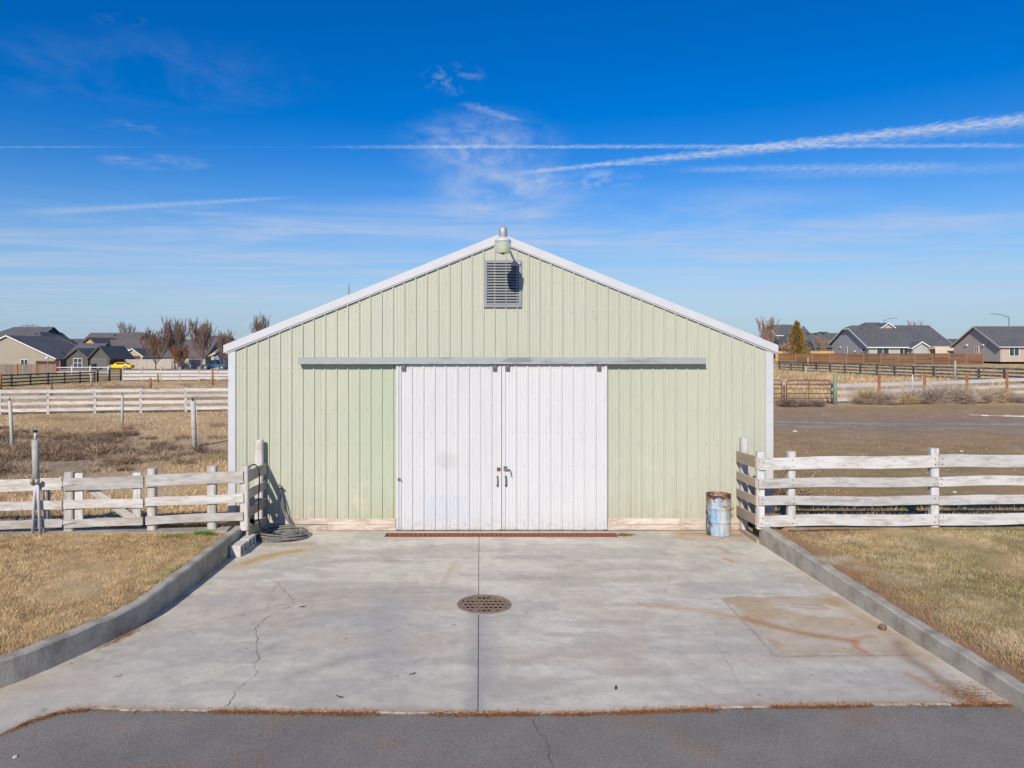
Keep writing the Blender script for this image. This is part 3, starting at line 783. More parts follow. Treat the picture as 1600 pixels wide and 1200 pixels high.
def lawn_col_r(x, y):
    n = fbm(x*.8, y*.8, 17, 5); n2 = fbm(x*3, y*3, 18, 4); n3 = fbm(x*.5+4, y*.9, 28, 4)
    c = np.empty(x.shape+(3,)); c[...] = (.42, .325, .175)
    def mx(col, k):
        nonlocal c
        k = np.clip(k, 0, 1)[..., None]; c = c*(1-k)+np.array(col)*k
    mx((.50, .42, .28), sst(.46, .64, n2)*.7)
    mx((.26, .22, .105), sst(.44, .60, n)*.65)
    inx = np.interp(y, [p[1] for p in OUT_R][::-1], [p[0] for p in OUT_R][::-1]); dist = x-inx
    bare = np.exp(-np.clip(dist-.15, 0, 5)/(.30+.35*n))*sst(.25, .5, n2+.2)
    bare = np.maximum(bare, sst(-1.9, -1.35, y+.5*(n-.5))*sst(8.2, 6.0, x))
    mx((.29, .175, .095), bare*.9)
    mx((.48, .41, .30), sst(.58, .68, fbm(x*2, y*2, 38, 4))*np.exp(-((y+2.6)/1.4)**2)*sst(7.5, 5.6, x)*.75)
    return c
OUT_Lf = [p for p in OUT_L]; OUT_Rf = [p for p in OUT_R]
lawn_sheet('lawn', 'dormant straw coloured lawn left of the driveway', [(OUT_L[0][0], -1.5)]+[p for p in OUT_L if p[1] < -1.55], -1, lambda y: hl(y), lawn_col_l, -1.3)
lawn_sheet('lawn', 'patchy half green lawn right of the driveway', [(OUT_R[0][0], -1.12)]+[p for p in OUT_R if p[1] < -1.2], 1, lambda y: hr(y), lawn_col_r, -1.1)

def blades(name, label, P, hgt, wid, cols, lean=.5, parent=None):
    """one small triangle per blade"""
    n = len(P); a = rng.uniform(0, 2*np.pi, n); h = hgt*rng.uniform(.5, 1.4, n); w = wid*rng.uniform(.6, 1.3, n)
    dx = np.cos(a)*w; dy = np.sin(a)*w; b = rng.uniform(0, 2*np.pi, n); l = lean*h*rng.uniform(.2, 1.6, n)
    V = np.empty((n, 3, 3)); V[:, 0] = P; V[:, 1] = P; V[:, 2] = P
    V[:, 0, 0] -= dx; V[:, 0, 1] -= dy; V[:, 1, 0] += dx; V[:, 1, 1] += dy
    V[:, 2, 0] += np.cos(b)*l; V[:, 2, 1] += np.sin(b)*l; V[:, 2, 2] += h; V[:, :2, 2] -= .01
    C = np.repeat(cols[:, None, :], 3, 1).reshape(-1, 3)
    o = tri_obj(name, V.reshape(-1, 3), np.arange(n*3).reshape(-1, 3), MT['blade'], C)
    tag(o, label, 'grass', kind='stuff'); return o
def build_turf():
    # left
    n = 330000; y = rng.uniform(-8.0, -1.55, n); inx = np.interp(y, [p[1] for p in OUT_L][::-1], [p[0] for p in OUT_L][::-1])
    x = inx - .02 - 6.5*rng.uniform(0, 1, n)**1.25
    z = np.interp(y, [-9.2, -7, -5.5, -2.1, -1], [.28, .297, .295, .345, .35])-.03
    den = fbm(x*2.5, y*2.5, 91, 4); bare = np.exp(-np.clip(inx-x, 0, 5)/.25)*sst(-2.4, -1.5, y)
    k = (rng.uniform(0, 1, n) < .35+.9*sst(.25, .55, den)) & (rng.uniform(0, 1, n) > bare)
    x, y, z = x[k], y[k], z[k]; c = lawn_col_l(x, y)*rng.uniform(.75, 1.55, (len(x), 1)); c = c*np.array([1.1, 1.08, 1.05])
    g = rng.uniform(0, 1, len(x)) < .035*sst(.5, .6, fbm(x*2, y*2, 66, 3)); c[g] = np.array([.16, .22, .06])
    c = c*(.62+.76*fbm(x*6, y*6, 201, 3))[:, None]
    blades('lawn_grass', 'short straw coloured turf of the left lawn', np.stack([x, y, z], -1), .022+.034*fbm(x*5, y*5, 202, 3)[:], .0042, c, .9)
    n = 330000; y = rng.uniform(-9.0, -1.15, n); inx = np.interp(y, [p[1] for p in OUT_R][::-1], [p[0] for p in OUT_R][::-1])
    x = inx + .02 + 6.5*rng.uniform(0, 1, n)**1.2
    z = np.interp(y, [-10.5, -7.2, -4, -1], [.15, .195, .26, .33])-.03
    nn = fbm(x*3, y*3, 18, 4); nb = fbm(x*.8, y*.8, 17, 5)
    bare = np.maximum(np.exp(-np.clip(x-inx-.15, 0, 5)/(.30+.35*nb)), sst(-1.9, -1.35, y+.5*(nb-.5))*sst(8.2, 6.0, x))
    k = (rng.uniform(0, 1, n) > bare*.96) & (rng.uniform(0, 1, n) < .3+sst(.25, .55, fbm(x*2.5, y*2.5, 93, 4)))
    x, y, z = x[k], y[k], z[k]; c = lawn_col_r(x, y)*rng.uniform(.75, 1.6, (len(x), 1))
    g = rng.uniform(0, 1, len(x)) < .22*sst(.46, .62, fbm(x*1.1, y*1.1, 67, 4)); c[g] = np.array([.15, .18, .065])*rng.uniform(.7, 1.4, (g.sum(), 1))
    c = c*(.6+.8*fbm(x*6, y*6, 203, 3))[:, None]
    blades('lawn_grass', 'mixed pale and green turf of the right lawn', np.stack([x, y, z], -1), .022+.042*fbm(x*5, y*5, 204, 3), .0042, c, .9)
    # bright green clump by the left curb
    n = 700; x = -5.38+rng.normal(0, .10, n); y = -1.68+rng.normal(0, .05, n)
    c = np.array([.13, .24, .04])*rng.uniform(.6, 1.5, (n, 1))
    blades('grass_clump', 'bright green grass clump at the head of the left curb', np.stack([x, y, np.full(n, .31)], -1), .09, .005, c, .6)
    n = 700; x = -5.85+rng.normal(0, .12, n); y = -1.85+rng.normal(0, .07, n)
    c = np.array([.20, .22, .06])*rng.uniform(.6, 1.4, (n, 1))
    blades('grass_clump', 'dull olive grass clump a little left of the bright green one', np.stack([x, y, np.full(n, .31)], -1), .06, .005, c, .7)
build_turf()

def build_field_grass():
    def scatter(n, x0, x1, y0, y1, power=1.0):
        y = y0+(y1-y0)*rng.uniform(0, 1, n)**power; x = rng.uniform(x0, x1, n); return x, y
    # left pasture
    x, y = scatter(260000, -62, -5.6, -1.0, 62, 1.7)
    den = fbm(x*.5, y*.5, 101, 5)
    dp = np.exp(-(((x+15)/6.5)**2+((y-9)/4.5)**2))
    k = (rng.uniform(0, 1, len(x)) < .25+sst(.35, .62, den)) & (x > -(22+1.0*(y+15)))
    x, y = x[k], y[k]; c = np.clip(soil_cols(x, y), .05, 1)*rng.uniform(.6, 1.6, (len(x), 1))*(.65+.7*fbm(x*1.6, y*1.6, 205, 4))[:, None]
    P = np.stack([x, y, ground_z(x, y)], -1)
    blades('pasture_grass', 'short dead grass over the left pasture', P, .05+.11*fbm(x*1.2, y*1.2, 206, 4), .010, c, .9)
    # right yard: sparse low grass, then dry verge beyond the rail fence
    x, y = scatter(60000, 5.4, 46, -1.0, 14, 1.3)
    k = rng.uniform(0, 1, len(x)) < sst(.46, .62, fbm(x*.9, y*.9, 111, 5))
    x, y = x[k], y[k]; c = np.clip(soil_cols(x, y), .05, 1)*rng.uniform(.8, 1.5, (len(x), 1))
    blades('yard_grass', 'sparse trampled grass in the right yard', np.stack([x, y, ground_z(x, y)], -1), .04, .008, c, .9)
    x, y = scatter(60000, 14, 92, 31, 98, 1.2)
    k = rng.uniform(0, 1, len(x)) < .2+sst(.4, .6, fbm(x*.35, y*.35, 121, 5))
    x, y = x[k], y[k]; c = np.clip(soil_cols(x, y), .05, 1)*rng.uniform(.75, 1.5, (len(x), 1))
    blades('verge_grass', 'tall straw grass beyond the right rail fence', np.stack([x, y, ground_z(x, y)], -1), .30, .025, c, .6)
    # tufts along the foot of the left fence
    n = 5000; x = rng.uniform(-13, -5.2, n); y = -1.15+np.abs(rng.normal(0, .12, n))
    c = np.array([.36, .24, .11])*rng.uniform(.6, 1.5, (n, 1))
    blades('fence_grass', 'dead grass tufts along the foot of the left board fence', np.stack([x, y, np.full(n, .31)], -1), .10, .006, c, .8)
    n = 9000; x = rng.uniform(5.2, 14.5, n); y = -.98+1.5*rng.uniform(0, 1, n)**1.6  # right-hand tufts added to catch light and break up the fence shadow
    k = rng.uniform(0, 1, n) < .25+sst(.42, .6, fbm(x*2, y*2, 401, 4)); x, y = x[k], y[k]; n = len(x)
    c = np.array([.42, .30, .17])*rng.uniform(.6, 1.5, (n, 1))
    blades('fence_grass', 'dead grass tufts added to lighten the shadow behind the right board fence', np.stack([x, y, ground_z(x, y)], -1), .03+.12*fbm(x*3, y*3, 402, 3), .007, c, .8)
build_field_grass()

def twigs(name, label, centers, cols, n_each, mat=None):
    """tangles of thin curved stalks: (x, y, z, radius, height)"""
    V, F, C = [], [], []
    for (cx, cy, cz, r, h), n, col in zip(centers, n_each, cols):
        a = rng.uniform(0, 2*np.pi, n); rr = r*np.sqrt(rng.uniform(0, 1, n))*.8
        bx = cx+np.cos(a)*rr*.6; by = cy+np.sin(a)*rr*.6
        p0 = np.stack([bx, by, np.full(n, cz)+h*.45*rng.uniform(0, 1, n)**1.5], -1)
        ax = a+rng.normal(0, .9, n); el = rng.uniform(.05, 1.25, n); L = h*rng.uniform(.3, .9, n)
        dv = np.stack([np.cos(ax)*np.cos(el), np.sin(ax)*np.cos(el), np.sin(el)], -1)
        p1 = p0+dv*L[:, None]*.55; p2 = p1+(dv+rng.normal(0, .45, (n, 3)))*L[:, None]*.45
        lim = cz+h; p2[:, 2] = np.clip(p2[:, 2], cz, lim)
        w = np.cross(dv, rng.normal(0, 1, (n, 3))); w /= np.linalg.norm(w, axis=1)[:, None]+1e-6; w *= (.0045+.0035*(h))*rng.uniform(.6, 1.4, n)[:, None]
        k0 = sum(len(q) for q in V); v = np.stack([p0-w, p0+w, p1+w*.8, p1-w*.8, p2], 1).reshape(-1, 3); V.append(v)
        b = k0+np.arange(n)*5
        F.append(np.concatenate([np.stack([b, b+1, b+2], -1), np.stack([b, b+2, b+3], -1), np.stack([b+3, b+2, b+4], -1)]))
        cc = np.array(col)*rng.uniform(.55, 1.5, (n, 1)); C.append(np.repeat(cc, 5, 0))
    o = tri_obj(name, np.concatenate(V), np.concatenate(F), MT['blade'], np.concatenate(C))
    tag(o, label, 'brush', kind='stuff'); return o
def build_brush():
    cs, cl, ns = [], [], []
    for i in range(300):
        x = -17.5+rnd.gauss(0, 5.0); y = 8.6+rnd.gauss(0, 3.2)
        if y < 2.5 or x > -8.2: continue
        h = rnd.uniform(.16, .40)*(1.3 if rnd.random() < .2 else .75); cs.append((x, y, gz(x, y), rnd.uniform(.35, .9), h))
        cl.append(rnd.choice([(.22, .155, .11), (.28, .20, .135), (.17, .12, .09), (.36, .27, .185)])); ns.append(260)
    twigs('weed_patch', 'tangled dead brown weeds in the left pasture', cs, cl, ns)
    cs, cl, ns = [], [], []
    for i in range(70):
        x = 22.6+i*.36+rnd.gauss(0, .15); y = 29.6+.14*(x-22)+rnd.gauss(0, .35)
        hh = rnd.uniform(.5, 1.2)*(.7+.7*float(vnoise(x*.35, 3.3, 5)))
        cs.append((x, y, gz(x, y), rnd.uniform(.4, .8), hh)); cl.append(rnd.choice([(.44, .36, .30), (.36, .29, .25), (.50, .41, .33), (.46, .35, .20)])); ns.append(760)
    for i in range(9):
        x = 17.2+rnd.random()*2.0; y = 27.4+rnd.random()*1.6
        cs.append((x, y, gz(x, y), .5, rnd.uniform(.3, .7))); cl.append((.24, .185, .16)); ns.append(520)
    twigs('tumbleweed_row', 'dry tumbleweeds heaped along the right rail fence and gates', cs, cl, ns)
    cs, cl, ns = [], [], []
    for i in range(14):
        x = 5.9+rnd.random()*1.0; y = 1.0+rnd.random()*7.0
        cs.append((x, y, gz(x, y), .35, rnd.uniform(.25, .75))); cl.append(rnd.choice([(.42, .32, .22), (.34, .25, .18)])); ns.append(170)
    twigs('wall_weeds', 'dry stalks growing along the right wall of the barn', cs, cl, ns)
    cs, cl, ns = [], [], []
    for i in range(60):
        x = rnd.uniform(20, 85); y = rnd.uniform(84, 100)
        cs.append((x, y, gz(x, y), .8, rnd.uniform(.3, .7))); cl.append(rnd.choice([(.42, .33, .25), (.33, .26, .21)])); ns.append(120)
    for i in range(70):
        x = rnd.uniform(-58, -18); y = rnd.uniform(27, 66)
        cs.append((x, y, gz(x, y), .6, rnd.uniform(.2, .6))); cl.append(rnd.choice([(.32, .23, .15), (.26, .19, .14)])); ns.append(110)
    twigs('far_weeds', 'dry weeds in the far pasture on both sides', cs, cl, ns)
build_brush()
def build_gravel():
    n = 5200; x = 5.6+26*rng.uniform(0, 1, n)**1.3; y = -.6+30*rng.uniform(0, 1, n)**1.1
    k = rng.uniform(0, 1, n) < .25+sst(.45, .62, fbm(x*.7, y*.7, 301, 4)); x, y = x[k], y[k]; n = len(x)
    s = .012+.03*rng.uniform(0, 1, n)**3; P = np.stack([x, y, ground_z(x, y)+s*.2], -1)
    base = np.array([(1, 0, 0), (-.5, .87, 0), (-.5, -.87, 0), (0, 0, .8)]); a = rng.uniform(0, 6.28, n)
    V = np.empty((n, 4, 3))
    for i, b in enumerate(base):
        V[:, i, 0] = P[:, 0]+s*(b[0]*np.cos(a)-b[1]*np.sin(a)); V[:, i, 1] = P[:, 1]+s*(b[0]*np.sin(a)+b[1]*np.cos(a)); V[:, i, 2] = P[:, 2]+s*b[2]-.004
    q = np.arange(n)[:, None]*4; F = np.concatenate([q+np.array([[0, 1, 3]]), q+np.array([[1, 2, 3]]), q+np.array([[2, 0, 3]])])
    c = np.array([.42, .36, .29])*rng.uniform(.4, 1.5, (n, 1))
    tag(tri_obj('gravel', V.reshape(-1, 3), F, MT['blade'], np.repeat(c, 4, 0)), 'loose gravel scattered over the right yard', 'gravel', kind='stuff')
build_gravel()

# concrete strip under the left fence
def strip():
    t = box('footing_strip', -30, -5.04, -1.56, -1.18, .05, .338, MT['curb'], None)
    tag(t, 'long low concrete footing under the left board fence', 'footing')
    t.rotation_euler[2] = math.atan(.075); t.location.y = -1.20+.075*(-17.52+4.8)
strip()

# ------------------------------------------------------------------ barn
SL = .4025
def wall_top(x): return 5.83-SL*abs(x)
RIB = .2286
def rib_profile(x0, x1, phase=0.0):
    """outward depth of the sheet along x: tall ribs every nine inches, low stiffeners between"""
    pts = set([x0, x1]); k0 = math.floor((x0-phase)/RIB)-1; k1 = math.ceil((x1-phase)/RIB)+1
    prof = []
    for k in range(k0, k1+1):
        c = phase+k*RIB
        prof += [(c-.024, 0), (c-.012, .026), (c+.012, .026), (c+.024, 0),
                 (c+.070, 0), (c+.076, .004), (c+.088, .004), (c+.094, 0), (c+.134, 0), (c+.140, .004), (c+.152, .004), (c+.158, 0)]
    xs = [p[0] for p in prof]; ds = [p[1] for p in prof]
    out = [(x0, float(np.interp(x0, xs, ds)))] + [p for p in prof if x0 < p[0] < x1] + [(x1, float(np.interp(x1, xs, ds)))]
    return out
def sheet(name, x0, x1, zb, ztop, y, mat, parent, phase=0.0):
    pr = rib_profile(x0, x1, phase); V, F = [], []
    apex = [p for p in pr]
    if x0 < 0 < x1 and callable(ztop):
        i = next(i for i, p in enumerate(apex) if p[0] > 0); d = float(np.interp(0, [p[0] for p in pr], [p[1] for p in pr])); apex.insert(i, (0.0, d))
    ox = (x0+x1)/2
    for px, d in apex:
        zt = ztop(px) if callable(ztop) else ztop
        V += [(px-ox, -d, 0), (px-ox, -d, zt-zb)]
    for i in range(len(apex)-1): F.append((2*i, 2*i+2, 2*i+3, 2*i+1))
    return pyd(name, V, F, mat, parent, (ox, y, zb))
def build_barn():
    b = thing('barn', 'pale green metal barn with white double sliding doors', 'barn', (0, 0, 0))
    W = 5.47; n = 12; pw = 2*W/n
    for i in range(n):
        x0 = -W+i*pw; x1 = x0+pw
        door = x0 > -2.8 and x1 < 2.8 and max(abs(x0), abs(x1)) < 2.0
        zb = 3.30 if door else .225
        sheet('siding_panel', x0, x1, zb, wall_top, -.004*(i % 2), MT['siding'], b, .105)
    # side, back walls
    for s in (-1, 1):
        x = s*W; L = 22.0; V, F = [], []
        pr = rib_profile(0, L)
        for p, d in pr: V += [(x+s*d, p+.02, .12), (x+s*d, p+.02, 3.66)]
        for k in range(len(pr)-1):
            q = (2*k, 2*k+2, 2*k+3, 2*k+1); F.append(q if s > 0 else q[::-1])
        pyd('side_wall', V, F, MT['siding'], b)
    pyd('back_wall', [(-W, 22, -.1), (W, 22, -.1), (W, 22, 3.66), (0, 22, wall_top(0)), (-W, 22, 3.66)], [(0, 1, 2, 3, 4)], MT['siding'], b)
    # jambs close the gap between slab and siding behind the doors
    pyd('inner_floor', [(-W, .05, -.02), (W, .05, -.02), (W, 22, -.02), (-W, 22, -.02)], [(0, 1, 2, 3)], MT['curb'], b)
    # roof sheets with ribs running down the slope
    for s in (-1, 1):
        pr = rib_profile(-.05, 22.1); V, F = [], []
        for p, d in pr:
            V += [(0, p, 5.955+d), (s*5.60, p, 5.955+d-SL*5.60)]
        for k in range(len(pr)-1):
            q = (2*k, 2*k+1, 2*k+3, 2*k+2); F.append(q if s < 0 else q[::-1])
        pyd('roof_sheet', V, F, MT['roof_metal'], b)
        # rake trim: folded white metal, with its own lower lip
        t0, t1 = 5.995, 5.825
        y0, y1 = -.062, .10
        def prism(xa, xb, za_t, zb_t, za_b, zb_b, ya, yb):
            return ([(xa, ya, za_b), (xb, ya, zb_b), (xb, ya, zb_t), (xa, ya, za_t), (xa, yb, za_b), (xb, yb, zb_b), (xb, yb, zb_t), (xa, yb, za_t)],
                    [(0, 1, 2, 3), (7, 6, 5, 4), (3, 2, 6, 7), (1, 0, 4, 5), (0, 3, 7, 4), (2, 1, 5, 6)])
        xe = s*5.595; xm = s*.001
        V, F = prism(xm, xe, t0, t0-SL*5.595, t1, t1-SL*5.595+.012, y0, y1)
        if s < 0: F = [f[::-1] for f in F]
        rk = pyd('rake_trim', V, F, MT['trim'], b)
        V, F = prism(xm, s*5.55, t1-.002, t1-.002-SL*5.55, t1-.022, t1-.022-SL*5.55, -.05, -.028)
        if s < 0: F = [f[::-1] for f in F]
        pyd('trim_lip', V, F, MT['trim'], rk)
        # eave trim along the side
        box('eave_trim', min(s*5.6, s*5.48), max(s*5.6, s*5.48), .11, 22.1, 3.60, 3.70, MT['trim'], b)
        x0, x1 = sorted((s*5.36, s*5.51))
        ct = box('corner_trim', x0, x1, -.034, .12, .02, 3.62, MT['trim'], b, .006)
    # base boards under the siding
    for (x0, x1) in ((-4.80, -3.5), (-3.495, -2.125), (2.155, 3.62), (3.625, 4.82)):
        for (z0, z1, y0) in ((.118, .236, -.030), (.008, .114, -.045)):
            wob_board('base_board', x1-x0, z1-z0, .05, MT['base_board'], b, ((x0+x1)/2, y0+.02+rnd.uniform(-.004, .004), (z0+z1)/2))
    # little dark closure gaps are left open between the ribs at the foot of the sheet
    tr = box('door_track', -4.07, 4.11, -.155, -.02, 3.375, 3.495, MT['track'], b, .008)
    box('track_lip', -4.07, 4.11, -.175, -.1555, 3.362, 3.40, MT['galv'], tr, .004)
    for x in (-4.07+.006, 4.11-.006): pass
    # doors
    for s, (x0, x1) in ((-1, (-2.105, .006)), (1, (.024, 2.132))):
        d = sheet('door', x0, x1, .045, 3.352, -.085 if s < 0 else -.088, MT['door'], b, x0+.085 if s < 0 else x0+.05)
        d['label'] = ('left' if s < 0 else 'right') + ' white ribbed sliding door'
        yb = -.085
        box('edge_trim', x0-.004, x0+.05, -.1085, -.04, .035, 3.345, MT['door'], d, .004)
        box('edge_trim', x1-.05, x1+.004, -.1085, -.04, .035, 3.345, MT['door'], d, .004)
        box('bottom_rail', x0+.055, x1-.055, -.083, -.045, .02, .055, MT['base_board'], d)
        bm_ = box('door_core', x0+.02, x1-.02, -.072, -.045, .06, 3.33, MT['dark'], d)
        hx = (x0+.15, x1-.13) if s < 0 else (x0+.11, x1-.16)
        for h in hx:
            V, F = join_geo([box_geo(-.04, .04, -.03, 0, -.055, .055), box_geo(-.025, .025, -.05, -.03, -.02, .055), box_geo(-.03, -.01, -.045, -.03, -.05, -.03), box_geo(.01, .03, -.045, -.03, -.05, -.03)])
            pyd('hanger', V, F, MT['steel'], d, (h, -.108, 3.292))
        hx = x1-.075 if s < 0 else x0+.075
        V, F = tube_geo([(0, 0, .085), (0, -.045, .075), (0, -.055, .04), (0, -.055, -.04), (0, -.045, -.075), (0, 0, -.085)], .011, 8)
        V2, F2 = join_geo([(V, F), box_geo(-.02, .02, -.008, 0, -.105, -.07), box_geo(-.02, .02, -.008, 0, .07, .105)])
        pyd('handle', V2, F2, MT['steel'] if s < 0 else MT['rust'], d, (hx, -.1085, 1.01), smooth=False)
        if s < 0:
            box('latch_plate', x1-.085, x1-.012, -.122, -.109, 1.215, 1.285, MT['rust'], d, .004)
            V, F = join_geo([tube_geo([(0, 0, 0), (.02, -.05, 0), (.05, -.055, -.005)], .012, 6), box_geo(-.025, .025, -.01, 0, -.03, .02)])
            pyd('bump_stop', V, F, MT['steel'], d, (x0+.055, -.1085, 1.05))
        else:
            V, F = join_geo([box_geo(-.045, .02, -.014, 0, -.005, .055), tube_geo([(-.05, -.03, -.012), (.05, -.03, -.005), (.085, -.03, -.015), (.098, -.035, -.045), (.10, -.04, -.10), (.112, -.045, -.145)], [.017, .015, .009, .009, .009, .008], 8)])
            pyd('latch_lever', V, F, MT['steel'], d, (x0+.075, -.1085, 1.255))
    # louvred gable vent
    vx0, vx1, vz0, vz1 = -.336, .418, 4.51, 5.457
    V, F = join_geo([box_geo(vx0, vx0+.055, -.055, -.012, vz0, vz1), box_geo(vx1-.055, vx1, -.055, -.012, vz0, vz1),
                     box_geo(vx0+.0555, vx1-.0555, -.055, -.012, vz0, vz0+.055), box_geo(vx0+.0555, vx1-.0555, -.055, -.012, vz1-.055, vz1)])
    vent = pyd('vent', V, F, MT['vent'], b); vent['label'] = 'grey louvred gable vent'
    box('shade_backing', vx0+.03, vx1-.03, -.024, -.021, vz0+.03, vz1-.03, MT['dark'], vent)  # near-black sheet that paints the shade behind the slats
    ns = 15; pitch = (vz1-vz0-.11)/ns
    ww = vx1-vx0-.112
    V, F = [(-ww/2, -.025, -.026), (ww/2, -.025, -.026), (ww/2, -.020, -.030), (-ww/2, -.020, -.030), (-ww/2, .012, .010), (ww/2, .012, .010), (ww/2, .017, .006), (-ww/2, .017, .006)], [(0, 1, 5, 4), (7, 6, 2, 3), (3, 2, 1, 0), (4, 5, 6, 7), (0, 4, 7, 3), (1, 2, 6, 5)]
    me = bpy.data.meshes.new('slat'); me.from_pydata(V, [], F); me.materials.append(MT['vent'])
    for i in range(ns): inst('slat', me, vent, ((vx0+vx1)/2, -.032, vz0+.055+pitch*(i+.55)))
    # screw heads in rows: far too small to pick apart
    parts = []
    rows = [.30, 1.05, 1.78, 2.5]
    for k in range(-26, 27):
        c = .105+k*RIB-.06
        if abs(c) > 5.3: continue
        for z in [.29, 1.05, 1.74, 2.44, 3.28, 3.57, 4.42, 5.0]:
            if z > wall_top(c)-.12: continue
            if abs(c) < 2.2 and z < 3.5: continue
            zz = z+rnd.uniform(-.008, .008)
            parts.append(box_geo(c-.0055, c+.0055, -.010, .0, zz-.0055, zz+.0055))
    for k in range(20):
        for s, x0, ph in ((-1, -2.105, .085), (1, .024, .05)):
            c = x0+ph+k*RIB-.06
            if not (x0+.06 < c < x0+2.05): continue
            for z in (.12, .68, 1.32, 1.98, 2.64, 3.28):
                zz = z+rnd.uniform(-.008, .008)
                parts.append(box_geo(c-.0055, c+.0055, -.094, -.086, zz-.0055, zz+.0055))
    V, F = join_geo(parts); s = pyd('screw_heads', V, F, MT['steel'], b); s['kind'] = 'stuff'

def wob_board(name, L, h, t, mat, parent, loc, rot=(0, 0, 0), amp=.004, seg=None, ch=.005):
    """sawn board, length along local x, edges eased and slightly wavy"""
    n = seg or max(3, int(L/.35)); V, F = [], []
    p1, p2 = rnd.uniform(0, 6), rnd.uniform(0, 6)
    for i in range(n+1):
        x = -L/2+L*i/n; dz = amp*math.sin(p1+x*2.3)+rnd.uniform(-amp, amp)*.4; dz2 = rnd.uniform(-amp, amp)*.6; dy = amp*.8*math.sin(p2+x*1.7)
        if i in (0, n): x += rnd.uniform(-.004, .004)
        hh, tt = h/2, t/2
        for (y, z) in ((-tt, -hh+ch), (-tt, hh-ch+dz2), (-tt+ch, hh+dz2), (tt-ch, hh+dz2), (tt, hh-ch+dz2), (tt, -hh+ch), (tt-ch, -hh), (-tt+ch, -hh)):
            V.append((x, y+dy, z+dz))
    m = 8
    for i in range(n):
        for k in range(m): F.append((i*m+k, i*m+(k+1) % m, (i+1)*m+(k+1) % m, (i+1)*m+k))
    F.append(tuple(range(m))[::-1]); F.append(tuple(range(n*m, n*m+m)))
    F = [f[::-1] for f in F]
    return pyd(name, V, F, mat, parent, loc, rot)
def wob_post(name, w, d, h, mat, parent, loc, top=.012):
    """square post standing on loc: built lying along local x, then stood up"""
    o = wob_board(name, h, w, d, mat, parent, (loc[0], loc[1], loc[2]+h/2), (0, R(-90), 0), .003, 4, top)
    return o
build_barn()

# yard light on its arm
def build_light():
    t = thing('yard_light', 'silver yard light with glass bowl on the gable peak', 'light', (.30, -.02, 5.38))
    c = (.017, -.93, 0)
    V, F = lathe_geo([(.0, 6.045), (.016, 6.045), (.018, 6.01), (.03, 6.0), (.055, 5.975), (.076, 5.945), (.08, 5.93), (.08, 5.80), (.074, 5.785)], 24, c)
    pyd('housing', [Vector(v)-Vector((.30, -.02, 5.38)) for v in V], F, MT['alu'], t, (.30, -.02, 5.38), smooth=True)
    V, F = lathe_geo([(.074, 5.79), (.10, 5.775), (.14, 5.745), (.158, 5.715), (.160, 5.70), (.15, 5.70), (.13, 5.735), (.07, 5.77)], 28, c)
    pyd('reflector', [Vector(v)-Vector((.30, -.02, 5.38)) for v in V], F, MT['trim'], t, (.30, -.02, 5.38), smooth=True)
    V, F = lathe_geo([(.150, 5.705), (.152, 5.66), (.145, 5.57), (.135, 5.515), (.128, 5.50), (.128, 5.488), (.10, 5.482), (.0, 5.480)], 28, c)
    bw = pyd('glass_bowl', [Vector(v)-Vector((.30, -.02, 5.38)) for v in V], F, MT['lens'], t, (.30, -.02, 5.38), smooth=True)
    V, F = lathe_geo([(.035, 5.478), (.03, 5.462), (.0, 5.46)], 12, c)
    pyd('photocell', [Vector(v)-Vector((.30, -.02, 5.38)) for v in V], F, MT['black'], t, (.30, -.02, 5.38), smooth=True)
    tube('arm', [(.30, -.03, 5.395), (.28, -.12, 5.42), (.22, -.32, 5.50), (.15, -.52, 5.62), (.09, -.70, 5.75), (.05, -.82, 5.84), (.022, -.90, 5.86)], .02, MT['alu'], t, 10)
    V, F = join_geo([box_geo(-.05, .10, -.012, 0, -.05, .05), box_geo(-.02, .02, -.05, -.012, -.04, .04), box_geo(.06, .12, -.04, 0, -.02, .02)])
    pyd('wall_bracket', V, F, MT['alu'], t, (.27, -.057, 5.39))
build_light()

